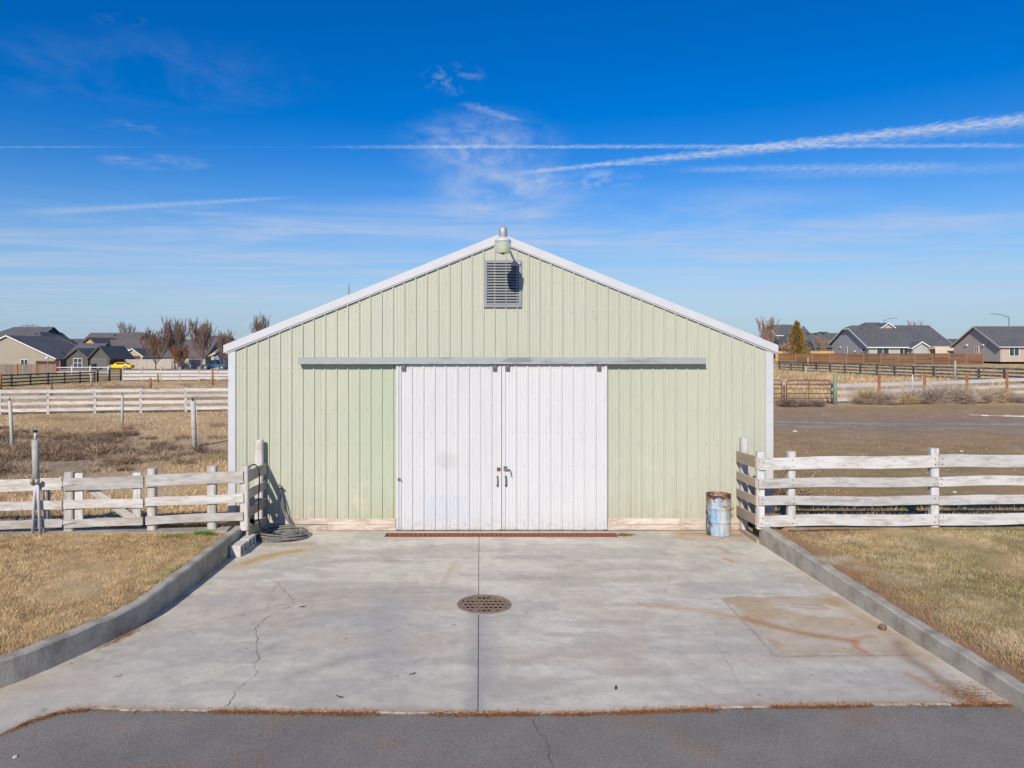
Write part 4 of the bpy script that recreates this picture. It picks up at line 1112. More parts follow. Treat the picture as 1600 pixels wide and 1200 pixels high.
# ------------------------------------------------------------------ things on the apron
def build_drains():
    t = thing('trench_drain', 'long red rusty trench drain grate before the barn doors', 'drain', (0, -.40, -.05))
    V, F = join_geo([box_geo(-2.26, 2.25, -.545, -.522, -.05, .004), box_geo(-2.26, 2.25, -.278, -.255, -.05, .004), box_geo(-2.285, -2.258, -.545, -.255, -.05, .004), box_geo(2.248, 2.272, -.545, -.255, -.05, .004)])
    pyd('frame', [Vector(v)-Vector((0, -.4, -.05)) for v in V], F, MT['rust'], t, (0, -.4, -.05))
    box('channel', -2.25, 2.24, -.52, -.28, -.2, -.12, MT['dark'], t)
    L = 4.5/6
    parts = []
    k = 8
    for i in range(k):
        w = (L-.012)/k; x = -L/2+.006+i*w; parts.append(box_geo(x+.005, x+w-.005, -.115, .115, -.02, 0))
    parts.append(box_geo(-L/2+.003, L/2-.003, -.10, -.06, -.035, -.021)); parts.append(box_geo(-L/2+.003, L/2-.003, .06, .10, -.035, -.021))
    V, F = join_geo(parts); me = bpy.data.meshes.new('grate'); me.from_pydata([tuple(v) for v in V], [], F); me.materials.append(MT['drain_red'])
    for i in range(6): inst('grate', me, t, (-2.25+L*(i+.5), -.40+rnd.uniform(-.003, .003), rnd.uniform(-.003, .002)))
    # rusty debris heap at the right end
    n = 500; x = 2.42+rng.normal(0, .09, n); y = -.40+rng.normal(0, .05, n)
    blades('drain_debris', 'brown debris at the right end of the trench drain', np.stack([x, y, np.full(n, .008)], -1), .012, .008, np.array([.26, .15, .06])*rng.uniform(.5, 1.4, (n, 1)), 2.0)
    # round storm grate
    c = (-.36, -4.33)
    g = thing('storm_grate', 'round rusty iron storm grate set in the concrete', 'drain', (c[0], c[1], 0))
    V, F = lathe_geo([(.335, -.03), (.335, .008), (.34, .012), (.385, .012), (.392, .004), (.392, -.03)], 48)
    pyd('rim', V, F, MT['drain_iron'], g, (c[0], c[1], 0))
    parts = []
    rows = 5; ph = .122; hl_ = .084; r = .333
    for j in range(rows):
        yc = (j-(rows-1)/2)*ph; y0, y1 = yc-hl_/2, yc+hl_/2
        xm = math.sqrt(r*r-max(abs(y0), abs(y1))**2) if max(abs(y0), abs(y1)) < r else .05
        xs = []
        px = .066; k = int((xm-.055)/px)
        for q in range(-k-1, k+2):
            xc = (q+(.5 if j % 2 else 0))*px
            if abs(xc) < xm-.055: xs.append(xc)
        edges = [-xm]
        for xc in xs: edges += [xc-.021, xc+.021]
        edges.append(xm)
        for q in range(0, len(edges), 2): parts.append(box_geo(edges[q], edges[q+1], y0, y1, -.006, .006))
        # solid strip above this row
        ya, yb = y1, y1+ph-hl_
        if j < rows-1:
            xm2 = math.sqrt(r*r-max(abs(ya), abs(yb))**2); parts.append(box_geo(-xm2-.01, xm2+.01, ya, yb, -.006, .0062))
    ye = (rows-1)/2*ph+hl_/2
    for s in (-1, 1):
        pts = []; a0 = math.acos(min(1, ye/r))
        V = []; m = 12
        for q in range(m+1):
            a = -a0+2*a0*q/m; V.append((r*math.sin(a), s*r*math.cos(a)))
        Vv = [(x, y, .0061) for x, y in V]+[(x, y, -.03) for x, y in V]
        top = list(range(m+1)); parts.append((Vv, [tuple(top if s < 0 else top[::-1])]+[(q, q+1, q+m+2, q+m+1) for q in range(m)]))
    V, F = join_geo(parts); pyd('lattice', V, F, MT['drain_iron'], g, (c[0], c[1], 0))
    V, F = lathe_geo([(.34, -.02), (.34, -.5), (.0, -.5)], 32); pyd('pit', V, [f[::-1] for f in F], MT['dark'], g, (c[0], c[1], 0))
build_drains()

def build_apron_things():
    # drum
    d = thing('steel_drum', 'rusty blue and white steel drum standing against the barn', 'drum', (4.30, -.33, 0.0))
    r = .232
    prof = [(0, .02), (r-.012, .02), (r-.012, .005), (r+.003, .003), (r+.003, .02)]
    for z in np.linspace(.03, .26, 6): prof.append((r, z))
    prof += [(r+.012, .272), (r+.012, .282), (r, .295)]
    for z in np.linspace(.32, .52, 5): prof.append((r, z))
    prof += [(r+.012, .532), (r+.012, .542), (r, .555)]
    for z in np.linspace(.60, .78, 4): prof.append((r, z))
    prof += [(r+.008, .785), (r+.008, .80), (r-.004, .802), (r-.008, .79), (r-.010, .10), (0, .10)]
    V, F = lathe_geo(prof, 40)
    V = [(x*(1+.012*math.sin(5*math.atan2(y, x)+z*3)), y*(1+.010*math.cos(4*math.atan2(y, x)-z*2)), z) for x, y, z in V]
    pyd('shell', V, F, MT['drum'], d, (4.30, -.33, 0), smooth=True)
    V, F = join_geo([box_geo(-.012, .012, -.02, .02, -.035, .035), tube_geo([(.012, 0, .02), (.05, 0, .02), (.05, 0, -.02)], .008, 6)])
    pyd('bracket', V, F, MT['rust'], d, (4.30+r+.015, -.33, .50))
    # cinder blocks lying on their sides, cores facing the driveway
    def block(label, x, y, rz, z=0.0):
        t = thing('cinder_block', label, 'block', (x, y, z), 'cinder blocks at the head of the left curb')
        parts = []
        L, H, W = .40, .195, .195; th = .034
        ys = [-L/2, -L/2+th, -.022, .022, L/2-th, L/2]
        parts.append(box_geo(-W/2, W/2, -L/2, L/2, 0, th)); parts.append(box_geo(-W/2, W/2, -L/2, L/2, H-th, H))
        for a, bb in ((ys[0], ys[1]), (ys[2], ys[3]), (ys[4], ys[5])): parts.append(box_geo(-W/2+.001, W/2-.001, a+.001, bb-.001, th, H-th))
        V, F = join_geo(parts); o = pyd('shell', V, F, MT['block'], t, (x, y, z)); o.rotation_euler = (0, 0, rz)
        m = o.modifiers.new('ease', 'BEVEL'); m.width = .006; m.segments = 1
        bk = box('web', x-W/2+.02, x-W/2+.03, y-L/2+.03, y+L/2-.03, z+th, z+H-th, MT['block'], t)
    block('cinder block nearer the camera beside the left curb', -4.735, -1.74, .01)
    block('cinder block nearer the barn, right behind another beside the curb', -4.725, -1.29, -.02)
    # pine cone and litter on the slab
    t = thing('pine_cone', 'brown pine cone on the slab beside the right curb', 'pine cone', (4.83, -5.31, 0))
    parts = []
    for k in range(60):
        a = k*2.4; h = k/60; r = .010+.026*math.sin(math.pi*(.15+.8*h))
        c = Vector((r*math.cos(a), r*math.sin(a), .008+h*.075)); o = Vector((math.cos(a), math.sin(a), .5)).normalized()
        u = Vector((-math.sin(a), math.cos(a), 0)); p = [c-u*.009, c+u*.009, c+o*.02+u*.006, c+o*.02-u*.006]
        parts.append((p, [(0, 1, 2, 3)]))
    V, F = join_geo(parts); pyd('scales', V, F, MT['bark'], t, (4.83, -5.31, 0))
    V, F = tube_geo([(0, 0, 0), (0, 0, .04), (0, 0, .085)], [.012, .02, .006], 6); pyd('core', V, F, MT['bark'], t, (4.83, -5.31, 0))
    leaf = plain('dead_leaf', (.10, .06, .045), .8, .3, 40)
    for i, (x, y, lab) in enumerate([(-2.95, -4.45, 'dead leaf beside the long crack on the left slab'), (1.05, -6.95, 'dark dead leaf near the front edge right of the joint'), (-1.9, -7.15, 'curled leaf near the front edge left of the joint'), (-1.18, -6.6, 'small twig on the slab left of the joint'), (.0, -7.0, 'small ring of dried dirt right of the joint')]):
        V = []; F = []; n = 6
        for k in range(n):
            tt = k/(n-1); w = .018*math.sin(math.pi*(.08+.88*tt)); V += [(-.045+.09*tt, -w, .006+.012*math.sin(3*tt+i)), (-.045+.09*tt, 0, .010+.006*tt), (-.045+.09*tt, w, .006+.014*tt)]
        for k in range(n-1): F += [(3*k, 3*k+3, 3*k+4, 3*k+1), (3*k+1, 3*k+4, 3*k+5, 3*k+2)]
        if i < 4:
            o = pyd('dead_leaf' if i != 3 else 'twig', V, F, leaf, None, (x, y, 0), (0, 0, i*1.3)); tag(o, lab, 'leaf' if i != 3 else 'twig', 'litter on the slab')
    # needles drifted along the joint between slab and asphalt
    n = 15000; x = rng.uniform(-9, 5.2, n); k = rng.uniform(0, 1, n) < .10+.9*sst(.40, .62, fbm(x*2.4, x*0, 131, 4)); x = x[k]; n = len(x)
    y = y_front(x)-.012+rng.normal(0, .020, n)*(.4+fbm(x*1.5, x*0+4, 7, 3)*1.4); z = -.02+.022*rng.uniform(0, 1, n)
    a = rng.uniform(0, 2*np.pi, n); L = rng.uniform(.035, .095, n); e = rng.uniform(0, .35, n)**1.5
    up = rng.uniform(0, 1, n) < .05; e[up] = rng.uniform(.3, 1.2, up.sum())
    dv = np.stack([np.cos(a)*np.cos(e), np.sin(a)*np.cos(e)*.6, np.sin(e)], -1)*L[:, None]
    p0 = np.stack([x, y, z], -1); w = np.stack([-np.sin(a), np.cos(a), np.zeros(n)], -1)*.0036
    V = np.stack([p0-w, p0+w, p0+dv], 1).reshape(-1, 3); c = np.repeat(np.array([.34, .15, .06])*rng.uniform(.5, 1.6, (n, 1)), 3, 0)
    tag(tri_obj('pine_needles', V, np.arange(3*n).reshape(-1, 3), MT['blade'], c), 'orange pine needles along the slab front edge', 'needles', kind='stuff')
    # needles by the curbs
    n = 900; x = np.concatenate([-5.0+rng.normal(0, .10, 350), 4.78+rng.normal(0, .14, 550)]); y = np.concatenate([-5.55+rng.normal(0, .16, 350), -7.1+rng.normal(0, .14, 550)])
    x[:350] = np.interp(y[:350], [p[1] for p in CURB_L][::-1], [p[0] for p in CURB_L][::-1])+.02+np.abs(rng.normal(0, .05, 350))
    a = rng.uniform(0, 2*np.pi, n); dv = np.stack([np.cos(a)*.05, np.sin(a)*.05, np.full(n, .004)], -1); p0 = np.stack([x, y, np.full(n, .006)], -1)
    w = np.stack([-np.sin(a), np.cos(a), np.zeros(n)], -1)*.0025
    V = np.stack([p0-w, p0+w, p0+dv], 1).reshape(-1, 3); c = np.repeat(np.array([.36, .16, .06])*rng.uniform(.5, 1.5, (n, 1)), 3, 0)
    tag(tri_obj('curb_needles', V, np.arange(3*n).reshape(-1, 3), MT['blade'], c), 'pine needles swept against both curbs', 'needles', kind='stuff')
    # faucet and hoses
    f = thing('faucet', 'small metal hose faucet on the barn wall', 'faucet', (-4.42, -.03, .80))
    V, F = join_geo([tube_geo([(0, 0, 0), (0, -.07, 0), (0, -.10, -.02), (0, -.11, -.06)], .014, 8), box_geo(-.035, .035, -.012, 0, -.035, .035)])
    pyd('spout', V, F, MT['alu'], f, (-4.42, -.03, .80))
    V, F = join_geo([lathe_geo([(0, .02), (.035, .015), (.04, .0), (.035, -.01), (0, -.012)], 10), tube_geo([(0, 0, -.06), (0, 0, 0)], .008, 6)])
    pyd('valve_wheel', V, F, MT['black'], f, (-4.42, -.10, .86))
    pts = [(-4.42, -.145, .74), (-4.41, -.17, .66), (-4.37, -.17, .45), (-4.30, -.18, .28), (-4.18, -.22, .14), (-4.0, -.28, .06)]
    pts2 = [(-4.40, -.15, .73), (-4.36, -.19, .60), (-4.32, -.21, .40), (-4.22, -.24, .22), (-4.05, -.30, .09)]
    cx, cy = -4.28, -.60; P = list(pts); a = .7; k = 0
    turns = 17; steps = turns*22
    for i in range(steps):
        u = i/steps; a = .9-2*math.pi*turns*u; r = .17+.30*abs(math.sin(2.3*u*6.0))+.04*math.sin(9*u)
        r = min(r, .48); P.append((cx+r*1.02*math.cos(a)+.02*math.sin(a*.37), cy+r*.80*math.sin(a)+.02*math.cos(a*.23), .018+.115*u*(.5+.5*math.sin(a*.29+1))+.018*(1+math.sin(a*1.7))))
    Q = [Vector(P[0])]
    for i in range(1, len(P)): Q.append(Vector(P[i]))
    h = thing('garden_hose', 'heap of coiled grey garden hose below the faucet', 'hose', (cx, cy, 0))
    tube('coil', Q, .0145, MT['hose'], h, 6)
    tube('feed_line', [Vector(p) for p in pts2]+[Vector((-3.92, -.38, .05)), Vector((-3.88, -.5, .03)), Vector((-3.98, -.72, .03))], .012, MT['hose'], h, 6)
    h2 = thing('black_hose', 'black hose hanging over the left fence corner to the coil', 'hose', (-4.7, -.9, 0))
    pp = [(-4.80, -.98, 1.28), (-4.80, -.93, 1.40), (-4.77, -.88, 1.455), (-4.71, -.84, 1.45), (-4.655, -.82, 1.36), (-4.64, -.82, 1.15), (-4.65, -.83, .85), (-4.655, -.84, .55), (-4.64, -.84, .36), (-4.60, -.83, .22), (-4.54, -.80, .13), (-4.44, -.74, .10), (-4.36, -.66, .12)]
    R2 = []
    for i in range(len(pp)-1):
        for j in range(4):
            p0, p1, p2, p3 = [Vector(pp[min(max(i+q, 0), len(pp)-1)]) for q in (-1, 0, 1, 2)]; tt = j/4
            R2.append(.5*((2*p1)+(p2-p0)*tt+(2*p0-5*p1+4*p2-p3)*tt*tt+(3*p1-p0-3*p2+p3)*tt**3))
    tube('line', R2, .013, MT['black_hose'], h2, 8)
build_apron_things()

# ------------------------------------------------------------------ near fences
def build_near_fences():
    W, OLD = MT['white_wood'], MT['white_wood_old']
    # --- left run, gate and the section beyond
    yl = lambda x: -1.20+.075*(x+4.8)          # the run bends a little towards the camera going left
    def rail(par, x0, x1, zc0, zc1, h, mat, dy=-.075, t=.04, nm='rail'):
        L = math.hypot(x1-x0, zc1-zc0); rz = math.atan2(yl(x1)-yl(x0), x1-x0)
        return wob_board(nm, L, h, t, mat, par, ((x0+x1)/2, (yl(x0)+yl(x1))/2+dy, (zc0+zc1)/2), (0, -math.atan2(zc1-zc0, x1-x0), rz), .010)
    f = thing('board_fence', 'weathered white three-board fence section left of the barn, ending at the gate', 'fence', (-5.6, yl(-5.6), .33), 'weathered white board fences')
    for zc, h in ((1.25, .215), (.865, .165), (.525, .15)): rail(f, -6.55, -4.80, zc-.005, zc+.05, h, OLD)
    for x, zt, w in ((-6.47, 1.47, .15), (-5.39, 1.50, .16), (-4.80, 1.50, .15)):
        wob_post('post', w, .13, zt-.30, OLD, f, (x, yl(x)+.01, .30), .02)
    # gate
    g = thing('wooden_gate', 'weathered white wooden gate with a diagonal brace', 'gate', (-7.2, yl(-7.2), .33))
    for zc, h in ((1.215, .225), (.832, .16), (.495, .15)): rail(g, -7.99, -6.59, zc, zc+.01, h, OLD)
    for x in (-7.74, -6.72): wob_post('stile', .15, .04, .98, OLD, g, (x, yl(x)-.035, .42), .006)
    bx = Vector((-7.6, 0, 1.14)); ex = Vector((-6.74, 0, .52)); Lb = (ex-bx).length
    wob_board('brace', Lb, .15, .035, OLD, g, ((bx.x+ex.x)/2, yl(-7.2)-.03, (bx.z+ex.z)/2), (0, math.atan2(bx.z-ex.z, ex.x-bx.x), 0), .004)
    for zc in (1.22, .52):
        V, F = [], []
        for s in (-1, 1):
            k = len(V); V += [(s*.012, -.004, -.04), (s*.012, -.004, .04), (s*.11, -.004, .02), (s*.24, -.004, 0), (s*.11, -.004, -.02)]
            V += [(x, 0.003, z) for x, y, z in V[k:k+5]]
            q = (k, k+4, k+3, k+2, k+1); F.append(q if s > 0 else q[::-1])
            for i in range(5):
                e = (k+i, k+(i+1) % 5, k+(i+1) % 5+5, k+i+5); F.append(e if s > 0 else e[::-1])
        k = len(V); v2, f2 = tube_geo([(0, -.008, -.045), (0, -.008, .045)], .012, 8); V += v2; F += [tuple(i+k for i in q) for q in f2]
        pyd('strap_hinge', V, F, MT['galv2'], g, (-8.0, yl(-8.0)-.10, zc))
    f2 = thing('board_fence', 'weathered white three-board fence run at the left edge, beyond the gate', 'fence', (-9.6, yl(-9.6), .33), 'weathered white board fences')
    for zc, h in ((1.195, .215), (.815, .16), (.485, .15)):
        rail(f2, -10.9, -8.015, zc-.01, zc+.01, h, OLD); rail(f2, -13.4, -10.905, zc-.03, zc-.01, h, OLD)
    for x, zt, w in ((-7.93, 1.42, .17), (-8.33, 1.30, .08), (-10.9, 1.36, .15), (-13.3, 1.36, .15)): wob_post('post', w, .13, zt-.30, OLD, f2, (x, yl(x)+.01, .30), .02)
    # standpipe with two thin pipes strapped to the front
    px = -8.42; py = yl(px)-.16
    t = thing('standpipe', 'tall grey standpipe with two thin white pipes at the left fence', 'pipe', (px, py, .33))
    tube('column', [(px-.03, py+.05, 1.20), (px-.04, py+.05, 1.6), (px-.05, py+.05, 2.02)], .058, MT['pump'], t, 12)
    tube('tip', [(px-.05, py+.05, 2.02), (px-.045, py+.05, 2.16)], .022, MT['pvc'], t, 8)
    tube('cap', [(px-.045, py+.05, 2.16), (px-.045, py+.05, 2.20)], .034, MT['black'], t, 8)
    for dx in (-.055, .06): tube('pipe', [(px+dx*1.2, py, .30), (px+dx*.6, py, 1.0), (px+dx*.3, py+.02, 1.25)], .026, MT['pvc'], t, 8)
    for dx in (-.05, .045): tube('pipe_end', [(px+dx, py-.02, 1.25), (px+dx, py-.06, 1.29), (px+dx, py-.06, 1.33)], .035, MT['pump'], t, 8)
    # --- left return from the corner post to the wall
    f3 = thing('board_fence', 'short weathered grey fence return running to the barn wall, by the hose', 'fence', (-4.75, -.75, 0), 'weathered white board fences')
    for z0, z1, h in ((1.30, 1.255, .21), (.96, .93, .17), (.62, .58, .17), (.22, .19, .2)):
        wob_board('rail', 1.17, h, .04, MT['grey_rail'], f3, (-4.745, -.64, (z0+z1)/2), (0, math.atan2(z0-z1, 1.36), R(90)), .005)
    wob_post('post', .15, .13, 1.80, OLD, f3, (-4.84, -.17, .05), .02)
    # --- right run
    yr = -1.03
    f4 = thing('board_fence', 'chalky white four-board fence to the right of the barn', 'fence', (7, yr, .33), 'weathered white board fences')
    zs = [(1.63, 1.413, 1.70, 1.46), (1.238, 1.068, 1.292, 1.105), (.906, .732, .93, .76), (.551, .342, .594, .387)]
    for (a1, a0, b1, b0) in zs:
        def zz(x): t = (x-4.8)/(9.85-4.8); return ((a1+a0)/2*(1-t)+(b1+b0)/2*t)
        h = (a1-a0+b1-b0)/2
        for (x0, x1) in ((4.80, 8.16), (8.165, 11.3), (11.305, 14.4)):
            wob_board('rail', x1-x0, h, .045, W, f4, ((x0+x1)/2, yr-.085, (zz(x0)+zz(x1))/2), (0, -math.atan2(zz(x1)-zz(x0), x1-x0)+rnd.uniform(-.004, .004), rnd.uniform(-.003, .003)), .011)
    for x, zt in ((4.86, 1.73), (5.44, 1.74), (8.13, 1.80), (11.3, 1.80), (14.3, 1.8)):
        wob_post('post', .15 if x > 6 else .14, .13, zt-.28, W, f4, (x, yr+.005, .28), .015)
    nails = []
    for (a1, a0, b1, b0) in zs:
        for x in (4.86, 5.44, 8.09, 8.22, 11.25):
            t = (x-4.8)/(9.85-4.8); zc = ((a1+a0)/2*(1-t)+(b1+b0)/2*t)
            for dz in (-.05, .05):
                q = (x+rnd.uniform(-.02, .02), zc+dz+rnd.uniform(-.012, .012)); nails.append(box_geo(q[0]-.006, q[0]+.006, yr-.124, yr-.10, q[1]-.006, q[1]+.006))
    V, F = join_geo(nails); o = pyd('nail_heads', [Vector(v)-WL[f4.name] for v in V], F, MT['rust'], f4, WL[f4.name]); o['kind'] = 'stuff'
    # --- right return
    f5 = thing('board_fence', 'short tan fence return running to the barn wall, by the drum', 'fence', (4.83, -.55, 0), 'weathered white board fences')
    for zc, h in ((1.535, .22), (1.15, .165), (.81, .165), (.45, .19)):
        wob_board('rail', 1.02, h, .04, MT['tan_rail'], f5, (4.775, -.555, zc-.02), (0, math.atan2(.03, 1.0), R(90)), .005)
    wob_post('post', .14, .13, 1.86, W, f5, (4.875, -.13, .03), .02)
    box('sill', 4.80, 4.90, -1.0, -.06, .0, .06, MT['bare_wood'], f5)
MT['galv2'] = plain('bright_galvanized', (.62, .63, .66), .45, .15, 30, .3)
MT['grey_rail'] = wood_mat('grey_weathered_boards', (.40, .365, .32), (.30, .265, .225), .6)
MT['tan_rail'] = wood_mat('tan_weathered_boards', (.44, .355, .27), (.36, .29, .22), .6)
build_near_fences()

# ------------------------------------------------------------------ pasture posts and rail fences
def rail_fence(name, label, cat, p0, p1, bays, heights, rh, post, mat_r, mat_p, group=None, rt=.04, pw=.12, ph=1.3, pmats=None, offset_y=-.07, skip=(), first=True):
    t = thing(name, label, cat, (p0[0], p0[1], gz(*p0)), group)
    a = math.atan2(p1[1]-p0[1], p1[0]-p0[0]); L = math.hypot(p1[0]-p0[0], p1[1]-p0[1])/bays
    P = []
    for i in range(bays+1):
        u = i/bays; x = p0[0]+(p1[0]-p0[0])*u; y = p0[1]+(p1[1]-p0[1])*u; P.append((x, y, gz(x, y)))
    rm = box_me(L-.01, rt, rh, mat_r, .006)
    for i in range(bays):
        q0, q1 = P[i], P[i+1]
        for j, h in enumerate(heights):
            if (i, j) in skip: continue
            dz = rnd.uniform(-.02, .02)
            inst('rail', rm, t, ((q0[0]+q1[0])/2+math.sin(a)*-offset_y, (q0[1]+q1[1])/2+math.cos(a)*offset_y, (q0[2]+q1[2])/2+h+dz),
                 (0, -math.atan2(q1[2]-q0[2], L)+rnd.uniform(-.004, .004), a))
    for i, q in enumerate(P):
        if i == 0 and not first: continue
        m = mat_p if not pmats else pmats[i % len(pmats)]
        inst('post', box_me(pw, pw, ph, m, .01), t, (q[0], q[1], q[2]+ph/2-.1), (rnd.uniform(-.02, .02), rnd.uniform(-.02, .02), a))
    return t
def build_far_fences():
    g = 'post and rail fences across the fields'
    rail_fence('rail_fence', 'white four-rail fence across the left pasture behind the weeds', 'fence', (-33.6, 20.95), (-11.6, 24.9), 10, (.22, .55, .86, 1.16), .17, None, MT['white_wood'], MT['white_wood'], g, pw=.13, ph=1.38)
    rail_fence('rail_fence', 'distant white three-rail fence in front of the bare trees', 'fence', (-39.9, 66.5), (-25.5, 67.3), 7, (.25, .62, .98), .26, None, MT['far_white'], MT['tan_grey'], g, pw=.18, ph=1.65)
    rail_fence('rail_fence', 'black four-rail fence below the beige house on the left', 'fence', (-43.5, 44.5), (-41.2, 63), 8, (.12, .42, .74, 1.05), .12, None, MT['black_wood'], MT['black_wood'], g, pw=.12, ph=1.25)
    rail_fence('paddock_gate', 'dark pipe gate where the black fence meets the white one', 'gate', (-41.1, 63.4), (-40.1, 66.4), 2, (.2, .5, .8, 1.1), .06, None, MT['black_wood'], MT['black_wood'], g, pw=.15, ph=1.45)
    rail_fence('vinyl_fence', 'low bright white two-rail fence in front of the garage house', 'fence', (-62.9, 93), (-54.9, 93), 3, (.35, 1.0), .13, None, MT['trim'], MT['trim'], g, pw=.2, ph=1.35)
    rail_fence('rail_fence', 'faded black four-rail fence slanting across the right field', 'fence', (41, 87), (49.6, 38.5), 18, (.16, .50, .84, 1.17), .17, None, MT['grey_black_wood'], MT['black_wood'], g, pw=.14, ph=1.35)
    rail_fence('rail_fence', 'white three-rail fence with orange posts beyond the right yard', 'fence', (21.0, 30.05), (43.7, 39.2), 6, (.22, .66, 1.08), .23, None, MT['far_white'], MT['orange_post'], g, pw=.13, ph=1.75, offset_y=.09, first=False)
    rail_fence('wire_fence', 'thin dark wire line with slim posts between pastures on the left', 'fence', (-39.5, 70), (-20, 70), 8, (.4, .8, 1.2), .04, None, MT['bark_grey'], MT['bark_grey'], g, pw=.06, ph=1.3)
    # single posts
    def post(label, x, y, h, r, mat, cap=None, lean=0.0, cat='post', name='pasture_post', grp='single posts left standing in the fields'):
        z = gz(x, y); t = thing(name, label, cat, (x, y, z), grp)
        tube('shaft', [(x, y, z-.1), (x+lean*.5, y, z+h*.5), (x+lean, y, z+h)], [r*1.03, r, r*.94], mat, t, 10)
        if cap: tube('insulator', [(x+lean, y, z+h), (x+lean, y, z+h+.09)], [r*.42, r*.3], MT['black'], t, 8)
        return t
    post('grey round post with a dark cap near the left picture edge', -16.0, 9.64, 1.62, .058, MT['grey_post'], True, -.10)
    post('grey round post in the weeds just before the white rail fence', -15.77, 16.68, 1.38, .058, MT['grey_post'], True)
    p = post('grey round post left of the barn corner, a thin rod beside it', -10.12, 10.12, 1.58, .085, MT['grey_post'], True, -.06)
    tube('rod', [(-9.98, 10.1, .3), (-10.05, 10.1, 1.75)], .012, MT['pvc'], p, 5)
    post('orange cedar post at the far left picture edge', -38.1, 42.9, 1.45, .12, MT['orange_post'])
    post('slim dark stake with a pale tip behind the white rail fence', -30.5, 36.8, 1.35, .05, MT['rust'])
    post('tan post standing in front of the dark pipe gate', -35.7, 51.9, 1.1, .09, MT['tan_post'])
    post('short orange post in the middle of the far pasture', -27.97, 46.6, .95, .11, MT['orange_post'])
    post('orange post against the distant white fence', -33.2, 60.0, .95, .09, MT['orange_post'])
    post('orange post in the far pasture nearest the barn wall', -25.57, 54.3, 1.45, .10, MT['orange_post'])
    post('pale post behind the rusty gate', 31.2, 56.5, 1.25, .11, MT['tan_post'])
    post('thin white marker post behind the white rail fence on the right', 30.2, 37.2, 1.45, .05, MT['pvc'])
    post('short tan post next to the thin white marker post', 32.6, 40, 1.15, .07, MT['tan_post'])
    post('tall grey utility post in the faded black fence', 41.6, 50.2, 1.95, .09, MT['tan_grey'])
    post('slim tan post in front of the brown board fence', 49.0, 96.0, 1.3, .10, MT['tan_post'])
    post('green treated gate post beside the rusty pipe gate', 20.95, 29.4, 1.82, .115, MT['green_post'], None, 0, 'post', 'gate_post')
    # rusty pipe gates
    def pipe_gate(label, x0, x1, y, arch=True):
        z = gz((x0+x1)/2, y)+.08; t = thing('pipe_gate', label, 'gate', (x0, y, z), 'rusty pipe gates')
        r = .03; H = 1.38; k = .22
        tube('frame', [(x0, y, z), (x0, y, z+H-k), (x0+.07, y, z+H-.07), (x0+k, y, z+H), (x1-k, y, z+H), (x1-.07, y, z+H-.07), (x1, y, z+H-k), (x1, y, z)], r, MT['rust'], t, 6)
        for h in (.02, .30, .58, .86, 1.13): tube('rail', [(x0, y, z+h), (x1, y, z+h)], r*.85, MT['rust'], t, 6)
        xm = (x0+x1)/2; tube('stay', [(xm, y-.03, z), (xm, y-.03, z+H)], r*.9, MT['rust'], t, 6)
        return t
    pipe_gate('rusty five-bar pipe gate hung on the green post', 18.03, 20.7, 29.4)
    pipe_gate('rusty pipe gate half hidden behind the barn corner', 15.1, 17.75, 29.4)
    post('thin rusty post between the two pipe gates', 17.88, 29.4, 1.15, .05, MT['rust'], None, 0, 'post', 'gate_post')
    # loose planks and stones lying about in the right yard
    for (x0, y0, x1, y1, lab) in ((24.4, 21.6, 27.2, 20.9, 'pale loose plank lying at the right edge of the gravel yard'), (24.0, 21.9, 25.3, 21.2, 'darker loose plank beside the pale one in the yard')):
        L = math.hypot(x1-x0, y1-y0); o = wob_board('plank', L, .06, .18, MT['white_wood'] if x1 > 26 else MT['bare_wood'], None, ((x0+x1)/2, (y0+y1)/2, gz(x0, y0)+.05), (0, 0, math.atan2(y1-y0, x1-x0))); tag(o, lab, 'plank', 'loose planks in the yard')
    st = plain('pale_stone', (.58, .55, .50), .9, .2, 20)
    for (x, y, s, lab) in ((12.2, 14.6, .10, 'white stone on the dirt of the right yard'), (10.6, 2.2, .05, 'small pale pebble behind the right fence'), (15.2, 9.0, .06, 'pale pebble on the trodden earth right of the barn'), (-4.62, -8.25, .022, 'white pebble on the asphalt at lower left')):
        bm = bmesh.new(); bmesh.ops.create_icosphere(bm, subdivisions=2, radius=s)
        for v in bm.verts: v.co *= rnd.uniform(.75, 1.15); v.co.z *= .6
        me = bpy.data.meshes.new('stone'); bm.to_mesh(me); bm.free(); me.materials.append(st)
        z = gz(x, y) if y > -2 else -.022
        tag(inst('stone', me, None, (x, y, z+s*.35)), lab, 'stone', 'loose stones')
MT['tan_grey'] = plain('weathered_grey_post', (.40, .36, .30), .9, .2, 4)
build_far_fences()

# board fences near the houses: every panel and post an object
def panel_fence(name, label, x0, x1, y, n, h, mat, postmat, horiz=True, zoff=0.0, boards=6):
    t = thing(name, label, 'fence', (x0, y, gz(x0, y)), 'solid board fences by the houses')
    w = (x1-x0)/n
    if horiz:
        bh = h/boards; me = box_me(w-.10, .03, bh-.025, mat, .004)
        for i in range(n):
            xc = x0+w*(i+.5); z = gz(xc, y)+zoff
            for k in range(boards): inst('board', me, t, (xc, y+rnd.uniform(-.012, .012), z+bh*(k+.5)+.04), (rnd.uniform(-.03, .03), 0, 0))
    else:
        m = boards; bw = w/m; me = box_me(bw-.012, .025, h, mat, .004)
        for i in range(n):
            for k in range(m):
                xc = x0+w*i+bw*(k+.5); z = gz(xc, y)+zoff; inst('board', me, t, (xc, y+rnd.uniform(-.008, .008), z+h/2+.04+rnd.uniform(-.02, .02)))
    pm = box_me(.11 if horiz else .16, .11, h+.10, postmat, .006)
    for i in range(n+1):
        x = x0+w*i; inst('post', pm, t, (x, y-.05, gz(x, y)+zoff+h/2+.05))
    return t
